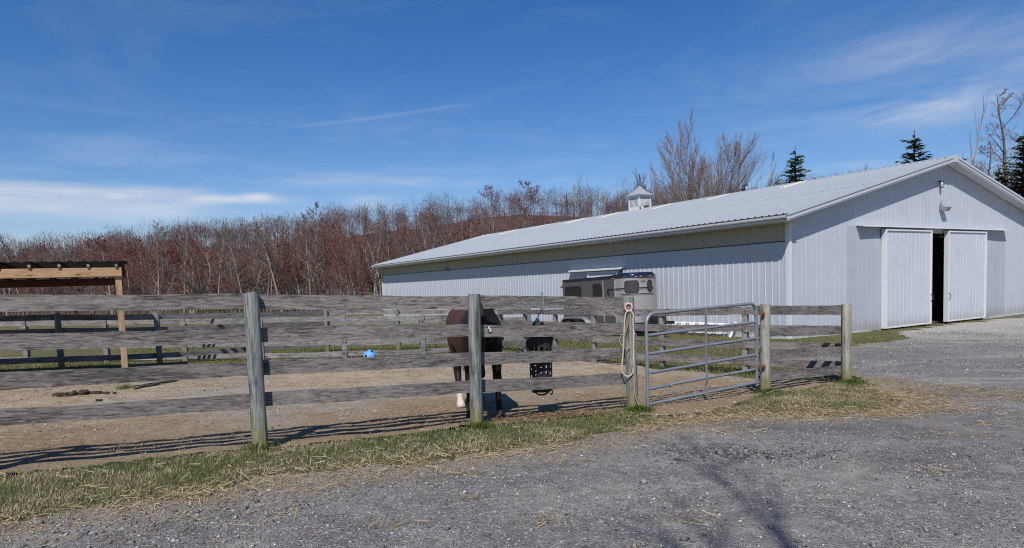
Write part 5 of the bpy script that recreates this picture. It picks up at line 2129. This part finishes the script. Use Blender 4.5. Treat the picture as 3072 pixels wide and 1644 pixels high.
c1t, c1c = conifer(5, 12.5, 2.3)
c2t, c2c = conifer(6, 12.5, 2.9)
lone('spruce', 'pointed dark spruce above the middle of the barn ridge', c1t, c1c, .427, 60, .4, (1.95, 1.10))
lone('spruce', 'broader spruce close to the gable end of the ridge', c2t, c2c, .603, 52, 1.2, (1.75, 1.05))
lone('spruce', 'small spruce tip at the foot of the thin dead tree', c1t, c1c, .352, 62, 2.2, (1.1, .90))
lone('spruce', 'tall dense spruce at the right edge behind the gable', c2t, c2c, .765, 48, 2.8, (1.45, .98))
lone('spruce', 'shorter spruce in front of the tall one at the right edge', c2t, c2c, .728, 50, 4.1, (1.2, .80))
lone('spruce', 'ragged spruce behind the snag at the gable peak', c1t, c1c, .675, 53, 5.0, (1.1, .92))


# the wood on the hill behind, one mass
def hill_wood():
    r = np.random.default_rng(77)
    N = 2300
    y = 112 + 250 * r.random(N) ** 1.0
    x = (r.random(N) * 1.75 - .92) * y
    z = hillz(x, y)
    H = r.uniform(7.0, 14.0, N)
    pn = fbm(x * .03, y * .03, 71, 3)
    reds = np.clip((pn - .46) * 6 + r.normal(0, .3, N), 0, 1)
    Vs, Fs, Cs = [], [], []
    off = 0
    per = 62
    # trunks (flat crossed ribbons would look thin: use three-sided prisms)
    for k in range(3):
        pass
    base = np.stack([x, y, z - .3], -1)
    top = base + np.stack([r.normal(0, .5, N), r.normal(0, .5, N), H * .95], -1)
    ang = np.array([0, 2.094, 4.189])
    rad = r.uniform(.07, .14, N)
    V = np.zeros((N, 6, 3))
    for k in range(3):
        dv = np.stack([np.cos(ang[k]) * rad, np.sin(ang[k]) * rad, np.zeros(N)], -1)
        V[:, k] = base + dv
        V[:, 3 + k] = top + dv * .05
    f = np.array([(0, 1, 4, 3), (1, 2, 5, 4), (2, 0, 3, 5)])
    F = (np.arange(N)[:, None, None] * 6 + f[None]).reshape(-1, 4)
    tcol = np.array([.15, .13, .112]) * r.uniform(.45, 1.25, N)[:, None]
    Vs.append(V.reshape(-1, 3))
    Fs.append(F)
    Cs.append(np.repeat(tcol, 6, 0))
    off = N * 6
    # limbs and twigs as ribbons: limbs rise from the stem, twigs fill a rounded crown
    cz = r.uniform(.60, .70, N) * H
    rx, rzz = H * r.uniform(.22, .33, N), H * r.uniform(.26, .36, N)
    for per, wd in ((9, .034), (300, .029)):
        n = N * per
        ti = np.repeat(np.arange(N), per)
        a = r.random(n) * 6.283
        if per < 20:
            t = .3 + .6 * r.random(n)
            p = base[ti] * (1 - t)[:, None] + top[ti] * t[:, None]
            ln = r.uniform(1.8, 3.4, n) * (1.25 - t * .6)
            e = p + np.stack([np.cos(a) * ln * .62, np.sin(a) * ln * .62, ln * .8 * r.uniform(.5, 1.2, n)], -1)
        else:
            q = r.normal(0, 1, (n, 3))
            q /= np.linalg.norm(q, axis=1)[:, None]
            q *= (r.random(n) ** .42)[:, None]
            lowb = r.random(n) < .16
            q[lowb, 2] = -1.9 + 1.0 * r.random(lowb.sum())
            p = base[ti] + np.stack([q[:, 0] * rx[ti], q[:, 1] * rx[ti], q[:, 2] * rzz[ti] + cz[ti]], -1)
            ln = r.uniform(.45, 1.4, n)
            e = p + (q * .8 + np.array([0, 0, .7]) + r.normal(0, .35, (n, 3))) * ln[:, None]
        s = np.stack([-np.sin(a), np.cos(a), np.zeros(n)], -1) * wd + r.normal(0, wd * .5, (n, 3))
        V = np.stack([p - s, p + s, e], 1)
        F = (np.arange(n)[:, None] * 3 + np.arange(3)[None]) + off
        off += 3 * n
        g = np.array([.098, .070, .060])
        rd = np.array([.132, .056, .045])
        c = (g + (rd - g) * reds[ti][:, None]) * r.uniform(.65, 1.3, n)[:, None]
        Vs.append(V.reshape(-1, 3))
        Fs.append(F)
        Cs.append(np.repeat(c, 3, 0))
    me = mesh_np('hillside_wood', np.concatenate(Vs), Fs, [attr_mat('hillside_twigs', .95)], col=np.concatenate(Cs))
    tag(put('hillside_wood', me), 'bare brown and red wood covering the hill behind', 'wood', kind='stuff')
    # brush at the foot of the wood
    N = 9000
    y = 83 + 18 * r.random(N)
    x = (r.random(N) * 1.6 - .86) * y
    z = gz0(x, y)
    a = r.random(N) * 6.283
    ln = r.uniform(.6, 2.6, N)
    p = np.stack([x, y, z - .05], -1)
    e = p + np.stack([np.cos(a) * ln * .35, np.sin(a) * ln * .35, ln], -1)
    s = np.stack([-np.sin(a), np.cos(a), np.zeros(N)], -1) * .022
    V = np.stack([p - s, p + s, e], 1).reshape(-1, 3)
    c = np.array([.17, .125, .085]) * r.uniform(.5, 1.5, N)[:, None]
    me = mesh_np('brush', V, np.arange(3 * N).reshape(-1, 3), [attr_mat('brush_stems', .95)], col=np.repeat(c, 3, 0))
    tag(put('brush', me), 'dry brown brush along the foot of the wood', 'brush', kind='stuff')


hill_wood()

# tree behind the photographer whose bare top shades the drive
spec_sh = dict(levels=2, up=[.0, .06, .03], wig=[.03, .05, .09], n=[8, 4], start=[.5, .3], ang=[.40, .45], shape=lambda t: .34 * (1 - t) ** .45, len=[0, .5], rr=[.85, .7], minr=[.026, .014], trunk=.10, lean=.0)
tS, cS = tree_meshes('t', grow(124, 12.7, spec_sh), bk_grey, tw_grey, 0, None, 124)
plant('bare_tree', 'bare tree whose branch shadows fall on the gravel in the foreground', 'tree', tS, cS, -.15, -4.6, gzf(-.15, -4.6), .9, (1.0, 1.0))
plant('bare_tree', 'bare tree whose faint shadow falls at the right foreground corner', 'tree', tS, cS, 1.6, -6.2, gzf(1.6, -6.2), 3.4, (.9, .93))


# ------------------------------------------------------------------ grass, gravel, straw
def scatter_blades(name, label, x, y, hgt, wid, green, seed, mat, flat=False):
    r = np.random.default_rng(seed)
    n = len(x)
    z = gz(x, y) + .004
    a = r.random(n) * 6.283
    h = hgt * r.uniform(.45, 1.25, n)
    w = wid * r.uniform(.7, 1.3, n)
    b = r.uniform(.2, 1.5, n) * h
    dx, dy = np.cos(a), np.sin(a)
    p = np.stack([x, y, z], -1)
    s = np.stack([-dy, dx, np.zeros(n)], -1) * w[:, None]
    mid = p + np.stack([dx * b * .35, dy * b * .35, h * .6], -1)
    tip = p + np.stack([dx * b, dy * b, h], -1)
    V = np.stack([p - s, p + s, mid + s * .7, mid - s * .7, tip], 1).reshape(-1, 3)
    i = np.arange(n) * 5
    Q = np.stack([i, i + 1, i + 2, i + 3], -1)
    T_ = np.stack([i + 3, i + 2, i + 4], -1)
    me = mesh_np(name, V, [Q, T_], [mat], col=np.repeat(green, 5, 0))
    return tag(put(name, me), label, 'grass', kind='stuff')


def scatter_straw(name, label, x, y, ln, wd, seed, cbase, lift=.010, ang=None):
    r = np.random.default_rng(seed)
    n = len(x)
    a = r.random(n) * 6.283 if ang is None else r.normal(ang, .9, n)
    L_ = ln * r.uniform(.35, 1.5, n)
    w = wd * r.uniform(.6, 1.4, n)
    z = gz(x, y) + lift + r.random(n) * .02
    d = np.stack([np.cos(a) * L_ / 2, np.sin(a) * L_ / 2, r.normal(0, .12, n) * L_], -1)
    s = np.stack([-np.sin(a) * w, np.cos(a) * w, r.normal(0, .5, n) * w], -1)
    p = np.stack([x, y, z], -1)
    bend = np.stack([-np.sin(a), np.cos(a), np.zeros(n)], -1) * (r.normal(0, .10, n) * L_)[:, None]
    V = np.stack([p - d - s, p - d + s, p + bend + s, p + bend - s, p + d + s, p + d - s], 1).reshape(-1, 3)
    i = np.arange(n) * 6
    Q = np.concatenate([np.stack([i, i + 1, i + 2, i + 3], -1), np.stack([i + 3, i + 2, i + 4, i + 5], -1)])
    c = np.array(cbase) * r.uniform(.45, 1.3, n)[:, None]
    me = mesh_np(name, V, Q, [M['hay']], col=np.repeat(c, 6, 0))
    return tag(put(name, me), label, 'straw', kind='stuff')


def sample(n, x0, x1, y0, y1, fn, seed):
    r = np.random.default_rng(seed)
    x = r.uniform(x0, x1, n)
    y = r.uniform(y0, y1, n)
    k = fn(x, y, r)
    return x[k], y[k]


def verge(x, y, r):
    k = (~in_drive(x, y) | ((dist_line(EDGE, x, y) < .26) & (r.random(len(x)) < .22))) & ~in_pad(x, y)
    d = fbm(x * 1.6, y * 1.6, 19, 3)
    e = dist_line(EDGE, x, y)
    dens = np.clip((d - .28) * 3.4, .10, 1) * np.clip(e / .30, .22, 1)
    # bare worn ground in front of the gate
    wear = np.exp(-(((x - 2.5) / 1.25) ** 2 + ((y - 8.0) / .55) ** 2))
    return k & (r.random(len(x)) < dens * (1 - .93 * wear))


_EX = np.array([p[0] for p in EDGE[:19]])
_EY = np.array([p[1] for p in EDGE[:19]])
_r = np.random.default_rng(31)
x = _r.uniform(-7.5, 6.4, 260000)
y = np.interp(x, _EX, _EY) + _r.uniform(-.25, 3.4, 260000)
k_ = verge(x, y, _r) & (y < 11.6)
x, y = x[k_], y[k_]
r_g = np.random.default_rng(32)
dn = fbm(x * 2.3, y * 2.3, 23, 3)
gcol = np.array([.120, .155, .050]) * r_g.uniform(.5, 1.45, len(x))[:, None]
dry = (r_g.random(len(x)) < np.clip(.33 + (dn - .48) * 2.6, .10, .9))[:, None]
gcol = np.where(dry, np.array([.40, .335, .21]) * r_g.uniform(.5, 1.3, len(x))[:, None], gcol)
scatter_blades('verge_grass', 'short green and straw coloured grass verge along the near fence', x, y, .034, .0021, gcol, 33, M['grass'])
# tufts round posts
tx_, ty_ = [], []
rp = np.random.default_rng(35)
for (px, py), n_, s_ in (((-2.46, 6.28), 260, .09), ((-.40, 7.28), 420, .10), ((1.55, 8.36), 900, .13), ((3.85, 9.95), 700, .14), ((5.72, 11.2), 700, .16), ((-6.9, 11.75), 260, .14), ((4.47, 12.7), 300, .15), ((3.2, 14.2), 300, .15)):
    a = rp.random(n_) * 6.283
    d = np.abs(rp.normal(.09, s_ * .6, n_))
    tx_.append(px + np.cos(a) * d)
    ty_.append(py + np.sin(a) * d)
tx_, ty_ = np.concatenate(tx_), np.concatenate(ty_)
gc = np.array([.085, .135, .026]) * rp.uniform(.5, 1.4, len(tx_))[:, None]
scatter_blades('post_tufts', 'green grass tufts round the feet of the fence posts', tx_, ty_, .085, .003, gc, 36, M['grass'])


# lawn farther back
def lawnmask(x, y, r):
    k = ~in_drive(x, y) & ~in_pad(x, y)
    lx = (x - 10.42) * .853 + (y - 24.97) * .5216
    ly = -(x - 10.42) * .5216 + (y - 24.97) * .853
    barn_in = (lx > -.1) & (ly > -.1)
    return k & ~barn_in & (r.random(len(x)) < np.clip((fbm(x * .7, y * .7, 29, 3) - .25) * 2.6, .1, 1))


x, y = sample(170000, -14, 22, 11.5, 34, lambda x, y, r: lawnmask(x, y, r) & ((x > 4.8) | (y > 12.2)), 41)
r_g = np.random.default_rng(42)
dn = fbm(x * .9, y * .9, 27, 3)
gcol = np.array([.115, .150, .040]) * r_g.uniform(.6, 1.4, len(x))[:, None]
dry = (r_g.random(len(x)) < np.clip(.16 + (dn - .5) * 2.6, .03, .85))[:, None]
gcol = np.where(dry, np.array([.23, .18, .075]) * r_g.uniform(.6, 1.25, len(x))[:, None], gcol)
scatter_blades('lawn_grass', 'green lawn grass between the paddock fences and the barn', x, y, .06, .0065, gcol, 43, M['grass'])

# straw on verge, drive edge and paddock
_r = np.random.default_rng(52)
x = _r.uniform(-5.5, 6.3, 11000)
y = np.interp(x, _EX, _EY) + _r.normal(-.06, .24, 11000)
k_ = _r.random(11000) < np.clip((fbm(x * 1.3, y * 1.3, 51, 3) - .26) * 3.4, .08, 1)
x, y = x[k_], y[k_]
scatter_straw('verge_straw', 'loose pale straw along the edge of the gravel', x, y, .085, .0017, 53, (.44, .35, .21), .008)
x, y = sample(36000, -8, 6, 1.5, 11.5, lambda x, y, r: ~in_drive(x, y) & ~in_pad(x, y) & (r.random(len(x)) < .35 * np.clip((fbm(x * 1.9, y * 1.9, 57, 3) - .36) * 5, 0, 1)), 55)
scatter_straw('verge_hay', 'dead pale stems lying in the verge grass', x, y, .11, .0020, 56, (.48, .41, .27), .03)
x, y = sample(60000, -10, 5, 4, 19, lambda x, y, r: in_pad(x, y) & (r.random(len(x)) < np.clip((fbm(x * .9, y * .9, 61, 4) - .36) * 3.2, .06, 1)), 62)
scatter_straw('paddock_straw', 'trampled straw and hay scraps on the paddock dirt', x, y, .075, .0020, 63, (.36, .265, .16), .014)


def blobs(cs, r, n):
    xs_, ys_ = [], []
    for (cx, cy, sx_, sy_, w, rot) in cs:
        k = int(n * w)
        a, b_ = r.normal(0, sx_, k), r.normal(0, sy_, k)
        xs_.append(cx + a * math.cos(rot) - b_ * math.sin(rot))
        ys_.append(cy + a * math.sin(rot) + b_ * math.cos(rot))
    return np.concatenate(xs_), np.concatenate(ys_)


# spilled hay: by the corner post, out over the drive, and small wisps
rb = np.random.default_rng(71)
x, y = blobs([(5.3, 9.1, .35, .75, .17, .2), (5.9, 9.55, .42, .4, .12, .3), (6.7, 10.0, .55, .33, .12, -.2), (7.3, 9.3, .5, .16, .08, -.1), (7.0, 8.75, .35, .12, .06, 0), (6.4, 10.9, .25, .35, .05, .3), (4.9, 8.2, .45, .22, .1, .1),
              (3.4, 8.1, .9, .22, .10, .05), (2.0, 7.35, .6, .25, .08, .3), (4.4, 6.5, .25, .07, .012, -.2), (5.0, 7.0, .2, .08, .01, .1), (5.2, 6.15, .3, .06, .008, -.1), (.2, 4.0, .07, .05, .003, 0), (-.75, 3.95, .14, .04, .004, .1),
              (-.35, 4.45, .10, .03, .003, .2), (1.0, 3.95, .10, .05, .004, 0), (-.4, 5.2, .10, .04, .006, 0), (.5, 5.6, .2, .06, .008, .2), (2.3, 6.9, .18, .08, .012, .1), (-2.2, 4.1, .5, .2, .03, .2), (-1.2, 4.9, .5, .12, .02, .3), (3.2, 5.1, .2, .1, .006, 0)], rb, 7500)
scatter_straw('spilled_hay', 'yellow hay spilled over the gravel around the corner post', x, y, .10, .0017, 72, (.38, .285, .15), .012)
# dropped hay under the bag
x, y = blobs([(.45, 8.05, .35, .12, .6, .5), (-.1, 7.85, .3, .1, .2, .5), (1.0, 8.25, .25, .08, .2, .5)], rb, 1800)
scatter_straw('dropped_hay', 'brown hay dropped under the hay bag', x, y, .09, .0022, 73, (.26, .185, .10), .022)

# stones
OCT_V = np.array([(1, 0, 0), (-1, 0, 0), (0, 1, 0), (0, -1, 0), (0, 0, 1), (0, 0, -.6)], float)
OCT_F = np.array([(0, 2, 4), (2, 1, 4), (1, 3, 4), (3, 0, 4), (2, 0, 5), (1, 2, 5), (3, 1, 5), (0, 3, 5)])


def stones(name, label, x, y, size, seed, pale=.12, tint=(1, .985, .955)):
    r = np.random.default_rng(seed)
    n = len(x)
    sz = size * np.exp(r.normal(0, .38, n))
    z = gz(x, y) + .006 + sz * .15
    J = OCT_V[None] * r.uniform(.65, 1.3, (n, 6, 3))
    J = J + r.normal(0, .12, (n, 6, 3))
    J[..., 2] *= .62
    J *= sz[:, None, None]
    a = r.random(n) * 6.283
    ca_, sa = np.cos(a)[:, None], np.sin(a)[:, None]
    X = J[..., 0] * ca_ - J[..., 1] * sa
    Y = J[..., 0] * sa + J[..., 1] * ca_
    V = np.stack([X + x[:, None], Y + y[:, None], J[..., 2] + z[:, None]], -1).reshape(-1, 3)
    F = (np.arange(n)[:, None, None] * 6 + OCT_F[None]).reshape(-1, 3)
    g = np.clip(np.exp(r.normal(math.log(.165), .42, n)), .05, .42)
    g = np.where(r.random(n) < pale * .3, r.uniform(.28, .45, n), g)
    c = g[:, None] * np.array(tint) * (1 + r.normal(0, .02, (n, 3)))
    warm = r.random(n) < pale
    c[warm] = c[warm] * np.array([1.15, 1.0, .82])
    me = mesh_np(name, V, F, [M['stone']], col=np.repeat(c, 6, 0))
    return tag(put(name, me), label, 'gravel', kind='stuff')


def drv(x, y, r, p=1.0):
    d = np.hypot(x, y)
    e = dist_line(EDGE, x, y)
    w = np.clip((fbm(x * 1.1, y * 1.1, 83, 4) - .30) * 3.0, .12, 1)
    return in_drive(x, y) & (r.random(len(x)) < p * w * np.clip(1.2 - (d - 4) / 9, .05, 1))


x, y = sample(120000, -5, 9, 2.9, 12.5, lambda x, y, r: drv(x, y, r), 81)
stones('gravel_chips', 'small grey gravel chips of the driveway', x, y, .0072, 82)
x, y = sample(60000, 2, 26, 11.5, 27, lambda x, y, r: in_drive(x, y) & (r.random(len(x)) < np.clip((fbm(x * .8, y * .8, 87, 4) - .33) * 3, .05, 1)), 89)
stones('distant_gravel', 'coarser gravel of the drive towards the barn doors', x, y, .0125, 90, .2)
x, y = sample(3600, -5, 9, 2.9, 11.5, lambda x, y, r: drv(x, y, r, .8), 85)
stones('loose_stones', 'larger loose stones on the driveway', x, y, .0125, 86, .3)
x, y = blobs([(2.05, 5.9, .45, .16, .6, -.1), (-2.3, 4.2, .7, .14, .12, .4)], rb, 1000)
stones('pothole_rubble', 'dark broken stones heaped round a pothole in the drive', x, y, .0135, 88, .1, (.6, .6, .6))
x, y = sample(9000, -9, 4, 7.5, 17, lambda x, y, r: in_pad(x, y) & (r.random(len(x)) < np.clip((fbm(x * .5, y * .5, 91, 3) - .45) * 5, .03, 1)), 92)
stones('paddock_stones', 'grey pebbles mixed into the paddock dirt', x, y, .012, 93, .3)
